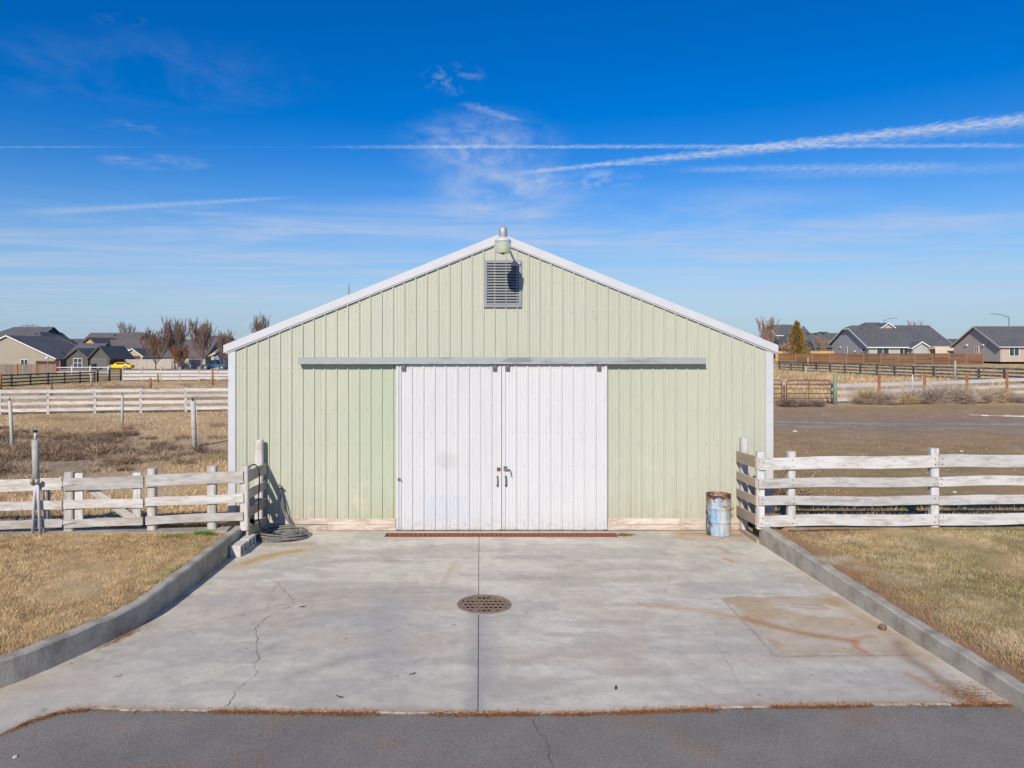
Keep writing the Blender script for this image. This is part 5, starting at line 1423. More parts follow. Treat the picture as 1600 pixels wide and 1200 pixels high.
panel_fence('board_fence', 'brown horizontal board fence in front of the right houses', 47.4, 80.2, 103.1, 12, 1.72, MT['cedar'], MT['bark'], True, .0, 6)
panel_fence('board_fence', 'new yellow pine fence at the left end of the brown board fence', 50.6, 60.5, 112, 5, 1.75, MT['new_wood'], MT['new_wood'], False, .15, 8)
panel_fence('board_fence', 'grey board fence with orange posts before the beige house', -73, -57.4, 84, 6, 1.65, MT['grey_fence'], MT['orange_post'], False, -.1, 12)
# the short dark return by the house corner
t = panel_fence('board_fence', 'dark red board fence beside the corner of the beige house', -73.3, -69.4, 106, 2, 1.75, plain('dark_red_boards', (.10, .045, .05), .9, .2), MT['orange_post'], False, .0, 8)

# ------------------------------------------------------------------ houses
def roof_block(parent, x0, x1, y0, y1, ze, zr, axis, mat, ov=.45, ends=((1, 0), (1, 0)), fascia=None, th=.16, name='roof'):
    """gable / clipped / hipped roof; ends = (clip, inset) at the low and high end of the ridge"""
    def tr(a, b, z): return (a, b, z) if axis == 'x' else (b, a, z)
    if axis == 'x': a0, a1, b0, b1 = x0-ov, x1+ov, y0, y1
    else: a0, a1, b0, b1 = y0-ov, y1+ov, x0, x1
    bm_, half = (b0+b1)/2, (b1-b0)/2; sl = (zr-ze)/half
    bo0, bo1, zo = b0-ov, b1+ov, ze-ov*sl; H = half+ov
    zt = zr+.03; zo += .03
    V = []; F = []
    def add(a, b, z): V.append(tr(a, b, z)); return len(V)-1
    res = []
    for a, (clip, inset), s in ((a0, ends[0], 1), (a1, ends[1], -1)):
        L0 = add(a, bo0, zo); L1 = add(a, bo1, zo)
        if clip >= 1: r = add(a, bm_, zt); res.append((L0, L1, None, None, r))
        elif clip <= 0: r = add(a+s*inset, bm_, zt); res.append((L0, L1, L0, L1, r)); F.append((L0, L1, r) if s < 0 else (L1, L0, r))
        else:
            zc = zo+(zt-zo)*clip; w = H*(1-clip); C0 = add(a, bm_-w, zc); C1 = add(a, bm_+w, zc); r = add(a+s*inset, bm_, zt)
            res.append((L0, L1, C0, C1, r)); F.append((C0, C1, r) if s < 0 else (C1, C0, r))
    A, B = res
    f = [A[0], B[0]]
    if B[2] is not None and B[2] != B[0]: f.append(B[2])
    f.append(B[4]); f.append(A[4])
    if A[2] is not None and A[2] != A[0]: f.append(A[2])
    g = [B[1], A[1]]
    if A[3] is not None and A[3] != A[1]: g.append(A[3])
    g.append(A[4]); g.append(B[4])
    if B[3] is not None and B[3] != B[1]: g.append(B[3])
    F += [tuple(f), tuple(g)]
    if axis == 'y': F = [q[::-1] for q in F]
    V2, F2 = solid_down(V, F, th)
    r = pyd(name, V2, F2, mat, parent)
    for v in r.data.vertices: v.co -= WL[parent.name]
    r.location = (0, 0, 0); WL[r.name] = WL[parent.name].copy()
    if fascia:
        parts = []
        d = .05
        for bo, s in ((bo0, -1), (bo1, 1)):
            p, q = sorted((bo, bo+s*d)); parts.append(box_geo(a0, a1, p, q, zo-th-.02, zo+.01))
        Vf, Ff = join_geo(parts)
        if axis == 'y': Vf = [(v[1], v[0], v[2]) for v in Vf]; Ff = [q[::-1] for q in Ff]
        for a, (clip, inset), s in ((a0, ends[0], -1), (a1, ends[1], 1)):
            if clip <= 0: continue
            pr = [(bo0, zo), (bm_-H*(1-clip), zo+(zt-zo)*clip), (bm_+H*(1-clip), zo+(zt-zo)*clip), (bo1, zo)]
            for i in range(3):
                if abs(pr[i][0]-pr[i+1][0]) < .01: continue
                (ba, za), (bb, zb) = pr[i], pr[i+1]; k = len(Vf)
                aa, ab = a+s*.002, a+s*.052
                Vf += [tr(aa, ba, za-th-.06), tr(aa, bb, zb-th-.06), tr(aa, bb, zb+.012), tr(aa, ba, za+.012), tr(ab, ba, za-th-.06), tr(ab, bb, zb-th-.06), tr(ab, bb, zb+.012), tr(ab, ba, za+.012)]
                Ff += [tuple(k+j for j in q) for q in ((0, 3, 2, 1), (4, 5, 6, 7), (0, 1, 5, 4), (2, 3, 7, 6), (1, 2, 6, 5), (0, 4, 7, 3))]
        fo = pyd('fascia', [Vector(v)-WL[parent.name] for v in Vf], Ff, fascia, parent, WL[parent.name])
    return r
def wall_block(parent, x0, x1, y0, y1, z0, ze, zr, axis, mat, name='wall', clip=(1, 1)):
    o = WL[parent.name]
    def tr(a, b, z): return (a, b, z) if axis == 'x' else (b, a, z)
    if axis == 'x': a0, a1, b0, b1 = x0, x1, y0, y1
    else: a0, a1, b0, b1 = y0, y1, x0, x1
    bm_ = (b0+b1)/2; V, F = [], []
    for a, c in ((a0, clip[0]), (a1, clip[1])):
        zt = ze+(zr-ze)*c-.14; w = (b1-b0)/2*(1-c); ze_ = ze-.14
        V += [tr(a, b0, z0), tr(a, b0, ze_), tr(a, bm_-w-.001, zt), tr(a, bm_+w+.001, zt), tr(a, b1, ze_), tr(a, b1, z0)]
    F = [(0, 1, 2, 3, 4, 5), (11, 10, 9, 8, 7, 6), (0, 6, 7, 1), (4, 10, 11, 5)]
    if axis == 'y': F = [q[::-1] for q in F]
    F = [q[::-1] for q in F] if axis == 'x' else F
    V = [Vector(v)-o for v in V]
    # consistent outward normals
    me = bpy.data.meshes.new(name); me.from_pydata([tuple(v) for v in V], [], F)
    bm = bmesh.new(); bm.from_mesh(me); bmesh.ops.recalc_face_normals(bm, faces=bm.faces); bm.to_mesh(me); bm.free()
    me.materials.append(mat); return inst(name, me, parent, o)
def window(parent, face, a, pos, z, w, h, frame=None, panes=2, rows=1):
    """face 'y' looks to the camera (a = x, pos = y), face 'x' looks to -x, 'X' to +x (a = y, pos = x)"""
    fr = frame or MT['house_trim']; s = .08; parts = [box_geo(-w/2-s, w/2+s, -.06, .02, -s, 0), box_geo(-w/2-s, w/2+s, -.06, .02, h, h+s), box_geo(-w/2-s, -w/2, -.06, .02, .0, h), box_geo(w/2, w/2+s, -.06, .02, 0, h)]
    for i in range(1, panes): x = -w/2+w*i/panes; parts.append(box_geo(x-.04, x+.04, -.055, .02, 0, h))
    for i in range(1, rows): zz = h*i/rows; parts.append(box_geo(-w/2, w/2, -.05, .02, zz-.035, zz+.035))
    V, F = join_geo(parts)
    rot = {'y': 0, 'x': R(-90), 'X': R(90)}[face]; loc = (a, pos, z) if face == 'y' else (pos, a, z)
    o = pyd('window', V, F, fr, parent, loc, (0, 0, rot))
    gl = pyd('pane', [(-w/2, -.015, 0), (w/2, -.015, 0), (w/2, -.015, h), (-w/2, -.015, h)], [(0, 1, 2, 3)], MT['glass'])
    gl.parent = o; gl.location = (0, 0, 0)
    return o
def roof_vents(parent, pts, mat=None):
    V, F = join_geo([box_geo(-.25, .25, -.2, .2, 0, .22)])
    me = bpy.data.meshes.new('roof_vent'); me.from_pydata(V, [], F); me.materials.append(mat or MT['dark_trim'])
    for p in pts: inst('roof_vent', me, parent, p)

def build_left_houses():
    G = 'houses beyond the left pasture'
    S, SB = MT['shingle'], MT['shingle_b']
    # A: beige gable house with attached garage wing
    zb = -.15; A = thing('house', 'beige gable house with grey garage wing at the left edge', 'house', (-87.8, 121, zb), G)
    wall_block(A, -96.6, -79.0, 121.1, 137, zb, 2.05, 6.15, 'y', MT['beige']); roof_block(A, -96.6, -79.0, 121.1, 137, 2.05, 6.15, 'y', S, .35, fascia=MT['house_trim'])
    window(A, 'y', -84.6, 121.08, .55, 1.25, 1.1); box('wall_lamp', -80.6, -80.2, 120.9, 121.1, 1.9, 2.2, MT['house_trim'], A)
    wall_block(A, -79.2, -74.6, 126, 136, zb, 2.15, 4.75, 'x', MT['taupe']); roof_block(A, -79.6, -74.6, 126, 136, 2.15, 4.75, 'x', S, .4)
    wall_block(A, -77.1, -73.1, 121.6, 129, zb, 2.15, 3.75, 'y', MT['taupe']); roof_block(A, -77.1, -73.1, 121.6, 129, 2.15, 3.75, 'y', S, .35, fascia=MT['taupe'])
    window(A, 'y', -75.0, 121.58, .25, 1.5, 1.6, None, 2, 2)
    wall_block(A, -72.5, -68.9, 121.1, 130, zb, 2.2, 4.2, 'y', MT['taupe']); roof_block(A, -72.5, -68.9, 121.1, 130, 2.2, 4.2, 'y', S, .4, fascia=MT['taupe'])
    gd = box('garage_door', -72.1, -69.35, 121.03, 121.12, zb, 1.98, MT['garage'], A)
    for i in range(1, 5): box('panel_seam', -72.1, -69.35, 121.0, 121.028, zb+.42*i, zb+.42*i+.05, MT['taupe'], gd)
    box('front_door', -73.05, -72.55, 125.9, 126.05, zb, 1.9, MT['car_blue'], A); roof_vents(A, [(-80.6, 126, 3.0), (-81.5, 132, 3.5)])
    # B: two-storey house behind
    zb = -.2; B = thing('house', 'two-storey dark roofed house behind the beige gable house', 'house', (-110, 160, zb), G)
    wall_block(B, -117.0, -103.2, 156, 168, zb, 5.9, 8.9, 'x', MT['taupe']); roof_block(B, -117.0, -103.2, 156, 168, 5.9, 8.9, 'x', S, .4, ends=((0, 5), (1, 0)))
    wall_block(B, -105.4, -100.2, 155, 165, zb, 5.4, 7.6, 'y', MT['dark_trim']); roof_block(B, -105.4, -100.2, 155, 165, 5.4, 7.6, 'y', S, .4, ends=((.55, 1.5), (1, 0)), fascia=MT['taupe'])  # front gable wall near-black: the eave's shade is put into its colour
    wall_block(B, -98.6, -95.8, 153, 160, zb, 4.6, 5.7, 'y', MT['warmgrey']); roof_block(B, -98.6, -95.8, 153, 160, 4.6, 5.7, 'y', S, .3)
    roof_vents(B, [(-111+2.2*i, 162.3, 8.8) for i in range(4)])
    # C: yellow dormered house and the long roof beside it
    Cn = thing('house', 'long low dark roofed house with a yellow dormer', 'house', (-84, 148, zb), G)
    wall_block(Cn, -93.5, -81.0, 157, 167, zb, 5.0, 7.5, 'x', MT['yellow']); roof_block(Cn, -93.5, -81.0, 157, 167, 5.0, 7.5, 'x', SB, .4, fascia=MT['dark_trim'])
    wall_block(Cn, -86.0, -60.5, 146, 160, zb, 2.1, 5.75, 'x', MT['cream']); roof_block(Cn, -86.0, -60.5, 146, 160, 2.1, 5.75, 'x', SB, .4)
    wall_block(Cn, -87.0, -83.6, 145, 156, zb, 4.7, 6.15, 'y', MT['yellow']); roof_block(Cn, -87.0, -83.6, 145, 156, 4.7, 6.15, 'y', SB, .35, fascia=MT['dark_trim'])
    window(Cn, 'y', -85.9, 144.98, 3.9, .7, .8, None, 1); window(Cn, 'y', -84.8, 144.98, 3.9, .7, .8, None, 1)
    for (xa, xb, zr, yy) in ((-77.3, -75.0, 3.25, 138.5), (-74.6, -70.6, 3.75, 138)):
        wall_block(Cn, xa, xb, yy, 147, zb, 2.3, zr, 'y', MT['cream'], 'porch'); roof_block(Cn, xa, xb, yy, 147, 2.3, zr, 'y', SB, .3, fascia=MT['house_trim'])
    box('porch_opening', -74.2, -71.0, 137.94, 138.02, .9, 2.2, MT['rust'], Cn)
    V, F = lathe_geo([(0, 0), (.3, .05), (.42, .15)], 14); d = pyd('satellite_dish', V, F, MT['house_trim'], Cn, (-78.2, 147.8, 3.2), (R(65), 0, R(-20)))
    roof_vents(Cn, [(-84.0, 157.8, 5.4), (-83.5, 154.5, 5.5), (-87.5, 160.3, 6.8)])
    # D: roof behind the bare trees
    D = thing('house', 'brown roofed house behind the bare trees', 'house', (-68, 160, zb), G)
    wall_block(D, -72.5, -60.5, 158, 170, zb, 3.4, 6.8, 'x', MT['cream']); roof_block(D, -72.5, -60.5, 158, 170, 3.4, 6.8, 'x', SB, .4, ends=((0, 4.5), (.6, 1.5)))
    wall_block(D, -66.0, -48.0, 150, 163, zb, 2.4, 5.6, 'x', MT['cream']); roof_block(D, -66.0, -48.0, 150, 163, 2.4, 5.6, 'x', SB, .4)
    wall_block(D, -58.5, -53.8, 144, 152, zb, 2.4, 4.1, 'y', MT['cream']); roof_block(D, -58.5, -53.8, 144, 152, 2.4, 4.1, 'y', SB, .4, fascia=MT['tan_post'])
    # E: pale gable at the barn corner
    E_ = thing('house', 'pale grey gable house partly hidden behind the barn corner', 'house', (-46, 125, zb), G)
    wall_block(E_, -51.0, -40, 125, 137, zb, 2.7, 5.6, 'y', MT['greywall']); roof_block(E_, -51.0, -40, 125, 137, 2.7, 5.6, 'y', SB, .5, fascia=MT['house_trim'])
    # pale garden wall behind the yellow car
    t = thing('garden_wall', 'long pale vinyl privacy wall behind the yellow car', 'wall', (-62, 126, zb))
    for i in range(9):
        x = -69.6+i*1.78; box('panel', x, x+1.70, 125.97, 126.03, zb, 1.66, MT['vinyl'], t)
        box('post', x-.075, x-.005, 125.92, 126.08, zb, 1.74, MT['vinyl'], t)
build_left_houses()

def build_right_houses():
    G = 'houses beyond the right field'; S, SB = MT['shingle'], MT['shingle_b']
    zb = 1.55
    D = thing('house', 'warm grey gable house at the far right edge', 'house', (84.4, 105, zb), G)
    wall_block(D, 84.4, 104, 105.1, 116.9, zb, 4.25, 7.5, 'x', MT['warmgrey']); roof_block(D, 84.4, 104, 105.1, 116.9, 4.25, 7.5, 'x', S, .45, fascia=MT['warm_trim'])
    # plank skin of the eave side is paler than the gable end
    box('front_cladding', 84.5, 103.9, 105.02, 105.097, zb, 4.0, MT['cream'], D)
    window(D, 'y', 86.6, 105.02, 2.55, 1.5, 1.35); window(D, 'x', 110.7, 84.38, 2.9, .9, 1.15)
    for yy in (109.0, 113.2): box('wall_lamp', 84.15, 84.39, yy-.12, yy+.12, 4.2, 4.45, MT['house_trim'], D)
    roof_vents(D, [(86.5+2.6*i, 111.6, 7.25) for i in range(4)])
    C3 = thing('house', 'grey lap-sided house with long dark roof behind the brown fence', 'house', (72, 122, 1.6), G)
    wall_block(C3, 72.0, 87.6, 122.2, 138.0, 1.6, 4.2, 8.25, 'x', MT['greywall'], 'wall', (.86, 1)); roof_block(C3, 72.0, 87.6, 122.2, 138.0, 4.2, 8.25, 'x', S, .45, ends=((.86, 1.2), (1, 0)), fascia=MT['house_trim'])
    roof_block(C3, 74.5, 79.8, 127.5, 139.5, 6.4, 8.95, 'x', S, .3, ends=((0, 3), (1, 0)))
    wall_block(C3, 78.2, 80.4, 129.0, 134, 6.0, 8.0, 8.75, 'y', MT['cream'], 'dormer'); roof_block(C3, 78.2, 80.4, 129.0, 134, 8.0, 8.75, 'y', S, .3, fascia=MT['house_trim'])
    wall_block(C3, 79.4, 82.4, 120.8, 124.5, 1.6, 4.05, 5.0, 'y', MT['greywall'], 'porch'); roof_block(C3, 79.4, 82.4, 120.8, 124.5, 4.05, 5.0, 'y', S, .35, fascia=MT['house_trim'])
    window(C3, 'y', 74.6, 122.18, 2.4, 2.2, 1.5, None, 2); window(C3, 'y', 78.5, 122.18, 2.3, 1.5, 1.6, None, 2); window(C3, 'y', 83.4, 122.18, 2.4, .9, 1.4, None, 1)
    window(C3, 'x', 130.6, 71.98, 2.5, .7, 1.5, None, 1); window(C3, 'x', 124.0, 71.98, 3.2, 1.3, .55, None, 1)
    box('wall_lamp', 71.8, 71.98, 132.8, 133.0, 3.9, 4.15, MT['house_trim'], C3); box('wall_lamp', 71.8, 71.98, 127.0, 127.2, 3.1, 3.35, MT['house_trim'], C3)
    roof_vents(C3, [(80.5+1.9*i, 130.8, 8.1) for i in range(4)] + [(76, 129.5, 7.8), (74, 128.8, 7.5), (86.5, 124.6, 5.2)])
    # a cream covered trailer roof behind the fence
    t = thing('trailer', 'cream arched trailer top showing above the brown fence', 'trailer', (84.0, 119.5, 1.5))
    V, F = [], []
    for i in range(9):
        a = math.pi*i/8; V += [(-1.9*1.0+.35*math.sin(a)*0, -1.0*math.cos(a), 1.2+.9+.55*math.sin(a)), (1.9, -1.0*math.cos(a), 1.2+.9+.55*math.sin(a))]
    for i in range(8): F.append((2*i, 2*i+1, 2*i+3, 2*i+2))
    F += [tuple(range(0, 18, 2)), tuple(range(17, 0, -2))]
    V += [(-1.9, -1, .4), (1.9, -1, .4), (1.9, 1, .4), (-1.9, 1, .4)]; F += [(18, 19, 1, 0), (20, 21, 16, 17)]
    pyd('body', V, F, MT['tarp'], t, (84.0, 119.5, 1.5))
    for dx in (-.6, .6):
        V, F = lathe_geo([(0, -.1), (.33, -.1), (.35, 0), (.33, .1), (0, .1)], 16); pyd('wheel', V, F, MT['tyre'], t, (84.0+dx, 118.5, 1.85), (R(90), 0, 0))
    A = thing('house', 'two-storey house behind the evergreen tree', 'house', (66.3, 150, 1.6), G)
    wall_block(A, 66.3, 74, 150.2, 158.8, 1.6, 6.9, 9.2, 'x', MT['warmgrey']); roof_block(A, 66.3, 74, 150.2, 158.8, 6.9, 9.2, 'x', S, .45, ends=((1, 0), (0, 3.2)), fascia=MT['house_trim'])
    window(A, 'x', 151.8, 66.28, 5.0, .8, 1.2, None, 1)
    wall_block(A, 73.6, 80, 146.5, 157, 1.6, 5.2, 7.5, 'x', MT['warmgrey']); roof_block(A, 73.6, 80, 146.5, 157, 5.2, 7.5, 'x', S, .4, ends=((0, 4.8), (0, 4)))
    Bh = thing('house', 'low dark roofed house between the evergreen and the grey house', 'house', (68, 132, 1.6), G)
    wall_block(Bh, 61.8, 76, 136.6, 147, 1.6, 4.2, 7.0, 'x', MT['taupe']); roof_block(Bh, 61.8, 76, 136.6, 147, 4.2, 7.0, 'x', S, .4, ends=((0, 4), (1, 0)))
    for xc in (63.0, 66.3):
        wall_block(Bh, xc-.9, xc+.9, 134.4, 139, 1.6, 4.2, 5.4, 'y', MT['dark_trim'], 'porch'); roof_block(Bh, xc-.9, xc+.9, 134.4, 139, 4.2, 5.4, 'y', S, .35)
    window(Bh, 'y', 61.0+1.9, 134.38, 2.6, .8, 1.2, None, 1)
    roof_vents(Bh, [(66+1.6*i, 141.2, 6.85) for i in range(5)])
MT['warm_trim'] = plain('warm_grey_trim', (.50, .47, .44), .8, .05)
build_right_houses()

# ------------------------------------------------------------------ vehicles
def build_car(name, label, cat, x, y, length, height, paint, kind='coupe', flip=1):
    z = gz(x, y); t = thing(name, label, cat, (x, y, z), 'parked vehicles by the houses')
    W = .88; L = length
    if kind == 'coupe':
        st = [(-.50, .30, .52, .62), (-.485, .22, .62, .76), (-.40, .20, .74, .86), (-.28, .19, .80, .88), (-.1, .19, .84, .88), (.15, .19, .86, .88), (.32, .20, .88, .88), (.44, .22, .86, .84), (.49, .28, .78, .74), (.50, .36, .62, .68)]
        cab = [(-.20, .83, .85, .80), (-.07, .84, height, .64), (.10, .85, height, .64), (.20, .85, height-.05, .63), (.36, .86, .90, .72)]
    else:
        st = [(-.50, .42, .72, .78), (-.49, .32, .90, .86), (-.30, .30, 1.00, .90), (-.2, .30, 1.02, .90), (.1, .30, 1.02, .90), (.12, .30, 1.02, .90), (.48, .34, 1.04, .90), (.50, .42, 1.0, .88)]
        cab = [(-.24, 1.0, 1.03, .86), (-.12, 1.01, height, .70), (.07, 1.01, height, .70), (.11, 1.01, 1.10, .82)]
    V, F = [], []
    for (u, zb, zt, w) in st:
        V += [(u*L, s*yy, zz) for s, yy, zz in ((-1, w*.86, zb), (-1, w, zb+.16), (-1, w*.99, zt-.14), (-1, w*.90, zt), (1, w*.90, zt), (1, w*.99, zt-.14), (1, w, zb+.16), (1, w*.86, zb))]
    m = 8
    for i in range(len(st)-1):
        for k in range(m): F.append((i*m+k, i*m+(k+1) % m, (i+1)*m+(k+1) % m, (i+1)*m+k))
    F.append(tuple(range(m))[::-1]); F.append(tuple(range((len(st)-1)*m, len(st)*m)))
    rot = (0, 0, 0 if flip > 0 else math.pi)
    def part(nm, V, F, mat, smooth=False, par=None):
        o = pyd(nm, V, F, mat, None); o.parent = par or body
        return o
    me = bpy.data.meshes.new('body'); me.from_pydata(V, [], F); bm = bmesh.new(); bm.from_mesh(me); bmesh.ops.recalc_face_normals(bm, faces=bm.faces); bm.to_mesh(me); bm.free()
    me.materials.append(paint); body = inst('body', me, t, (x, y, z), rot)
    V, F = [], []
    for (u, zb, zt, w) in cab: V += [(u*L, -w-.06, zb), (u*L, -w, zt), (u*L, w, zt), (u*L, w+.06, zb)]
    for i in range(len(cab)-1):
        for k in range(3): F.append((i*4+k, i*4+k+1, (i+1)*4+k+1, (i+1)*4+k))
    part('cabin', V, F, paint)
    c0, c1, c2, c3 = cab[0], cab[1], cab[-2], cab[-1]
    for s in (-1, 1):
        yb = s*(c1[3]+.075); yt = s*(c1[3]+.012)
        Vw = [((c0[0]*.75+c1[0]*.25)*L, yb, c0[1]+.05), ((c1[0])*L, yt, height-.05), (c2[0]*L, yt, cab[-2][2]-.05), ((c2[0]*.45+c3[0]*.55)*L, yb, c3[1]+.05)]
        part('window', Vw, [(0, 1, 2, 3)], MT['glass'])
    part('windscreen', [(c0[0]*L+.02, -.66, c0[2]+.03), (c1[0]*L-.03, -.58, height-.01), (c1[0]*L-.03, .58, height-.01), (c0[0]*L+.02, .66, c0[2]+.03)], [(0, 1, 2, 3)], MT['glass'])
    part('rear_window', [(c3[0]*L-.06, -.60, c3[2]+.06), (c2[0]*L+.04, -.52, cab[-2][2]+.005), (c2[0]*L+.04, .52, cab[-2][2]+.005), (c3[0]*L-.06, .60, c3[2]+.06)], [(0, 1, 2, 3)], MT['glass'])
    for u in (-.31, .30):
        for s in (-1, 1):
            V, F = lathe_geo([(0, -.10), (.28, -.10), (.33, -.08), (.34, 0), (.33, .08), (.28, .10), (0, .10)], 18)
            w = pyd('wheel', V, F, MT['tyre']); w.parent = body; w.location = (u*L, s*.80, .34); w.rotation_euler = (R(90), 0, 0)
            V, F = lathe_geo([(0, .112*-s), (.12, .115*-s), (.21, .104*-s)], 12); r = pyd('rim', V, F, MT['alu']); r.parent = body; r.location = (u*L, s*.80, .34); r.rotation_euler = (R(90), 0, 0)
    for s in (-1, 1):
        o = pyd('headlight', *box_geo(-.04, .03, -.14, .14, -.06, .06), MT['lamp_head']); o.parent = body; o.location = (-.488*L, s*.56, .58 if kind == 'coupe' else .80)
        o = pyd('tail_light', *box_geo(-.03, .03, -.14, .14, -.06, .06), MT['car_red']); o.parent = body; o.location = (.49*L, s*.56, .68 if kind == 'coupe' else .86)
    if kind != 'coupe':
        o = pyd('bed_shade', *box_geo(.13*L, .47*L, -.74, .74, 1.035, 1.046), MT['dark']); o.parent = body  # flat near-black plate painting the shade inside the truck bed
    return t
def build_bin():
    x, y = -70.9, 119.5; z = gz(x, y); t = thing('trash_bin', 'black wheeled trash bin beside the yellow car', 'bin', (x, y, z))
    V = [(-.26, -.28, .05), (.26, -.28, .05), (.26, .28, .05), (-.26, .28, .05), (-.32, -.36, 1.0), (.32, -.36, 1.0), (.32, .36, 1.0), (-.32, .36, 1.0)]
    pyd('body', V, box_geo(0, 1, 0, 1, 0, 1)[1], MT['black'], t, (x, y, z)); box('lid', x-.35, x+.35, y-.40, y+.38, z+1.002, z+1.07, MT['black'], t, .02)
    for sx in (-.24, .24):
        V, F = lathe_geo([(0, -.03), (.12, -.03), (.12, .03), (0, .03)], 12); pyd('wheel', V, F, MT['tyre'], t, (x+sx*1.2, y+.24, z+.12), (0, R(90), 0))
build_bin()
build_car('sports_car', 'yellow coupe parked before the pale garden wall', 'car', -67.4, 122.0, 4.9, 1.30, MT['car_yellow'], 'coupe', 1)
build_car('pickup_truck', 'dark blue pickup truck parked near the barn corner', 'truck', -49.3, 121.0, 4.9, 1.72, MT['car_blue'], 'pickup', 1)
build_car('sedan', 'dark sedan half hidden behind the barn corner', 'car', -43.4, 119.0, 4.6, 1.45, MT['car_red'], 'coupe', 1)

# ------------------------------------------------------------------ trees
def prism_path(acc, p, q, r0, r1):
    d = (q-p); L = d.length
    if L < 1e-5: return
    d /= L; a = d.orthogonal().normalized(); b = d.cross(a); k = len(acc[0])
    for c, r in ((p, r0), (q, r1)):
        for th in (0, 2.094, 4.189): acc[0].append(c+(a*math.cos(th)+b*math.sin(th))*r)
    acc[1].extend([(k, k+1, k+4, k+3), (k+1, k+2, k+5, k+4), (k+2, k, k+3, k+5)])
def bare_tree(label, x, y, h, spread, mat, seed, limbs=14, fork=.14, name='bare_tree', twr=.03, dens=1.0):
    rr = random.Random(seed); z = gz(x, y); t = thing(name, label, 'tree' if h > 4 else 'shrub', (x, y, z), 'leafless trees and shrubs by the houses')
    tr = ([], []); tw = ([], [])
    tip = Vector((0, 0, h*fork*1.6)); prism_path(tr, Vector((0, 0, -.1)), Vector((0, 0, h*fork)), h*.022, h*.018); prism_path(tr, Vector((0, 0, h*fork)), Vector((0, 0, h*.6)), h*.017, h*.006); prism_path(tr, Vector((0, 0, h*.6)), Vector((0, 0, h*.97)), h*.006, .01)
    def grow(p, d, L, r, depth, acc):
        segs = 4; pts = [p]; dd = d.copy()
        for i in range(segs):
            dd = (dd+Vector((rr.gauss(0, .09), rr.gauss(0, .09), .24+rr.gauss(0, .05)))).normalized()
            q = pts[-1]+dd*L/segs; prism_path(acc, pts[-1], q, r*(1-.8*i/segs), r*(1-.8*(i+1)/segs)); pts.append(q)
        if depth == 0: return
        n = int((13 if depth == 2 else 7)*dens)
        for i in range(n):
            u = rr.uniform(.18, .98); k = min(int(u*segs), segs-1); b = pts[k].lerp(pts[k+1], u*segs-k)
            ax = (dd+Vector((rr.gauss(0, .5), rr.gauss(0, .5), rr.uniform(-.05, .5)))).normalized()
            grow(b, ax, L*rr.uniform(.28, .5)*(1.15-u*.5), max(r*.45, twr), depth-1, tw)
    for i in range(limbs):
        a = i*2.4+rr.uniform(-.4, .4); u = (i+.5)/limbs; z0 = h*(fork+.45*u); out = spread*2.3*(1-.55*u)
        L = min((h-z0)*rr.uniform(.72, 1.0), h*.72); d = Vector((math.cos(a)*out/L, math.sin(a)*out/L, 1)).normalized()
        grow(Vector((0, 0, z0)), d, L, h*.0095*(1-.5*u), 2, tr)
    def mk(nm, acc): return pyd(nm, acc[0], acc[1], mat, t, (x, y, z))
    mk('trunk', tr); mk('crown', tw); return t
B, BG, BR = MT['bark'], MT['bark_grey'], MT['bark_red']
bare_tree('wide leafless tree nearest the yellow car', -59.0, 118, 7.4, 2.6, B, 1, 24, .10)
bare_tree('tallest leafless tree of the group left of the barn', -56.4, 120, 9.0, 2.1, BG, 2, 26, .10)
bare_tree('reddish leafless shrub between two bare trees', -54.3, 117, 4.6, 1.9, BR, 3, 20, .06, 'bare_shrub')
bare_tree('upright leafless tree standing alone before the brown roof', -50.7, 118, 8.6, 2.1, BG, 4, 26, .12)
bare_tree('slender leafless tree right above the blue pickup', -46.6, 118, 6.6, 1.3, BG, 5, 18, .16)
bare_tree('leafless tree showing just above the left roof edge of the barn', -47.0, 140, 10.2, 1.6, BG, 6, 16, .2)
bare_tree('distant leafless tree over the long dark roof', -118, 230, 12.5, 2.6, BG, 7, 12, .3, twr=.03)
bare_tree('leafless tree beside the right eave of the barn', 50.6, 116, 7.6, 1.6, BG, 8, 16, .15)
bare_tree('low brown bush left of the evergreen', 52.6, 112, 3.6, 1.7, B, 9, 14, .05, 'bare_shrub')
bare_tree('small bare shrub before the low dark roofed house', 60.3, 116, 4.3, 1.5, B, 10, 12, .05, 'bare_shrub')
bare_tree('far leafless tree between the two right houses', 97, 150, 8.4, 2.0, BG, 11, 12, .2, twr=.02)

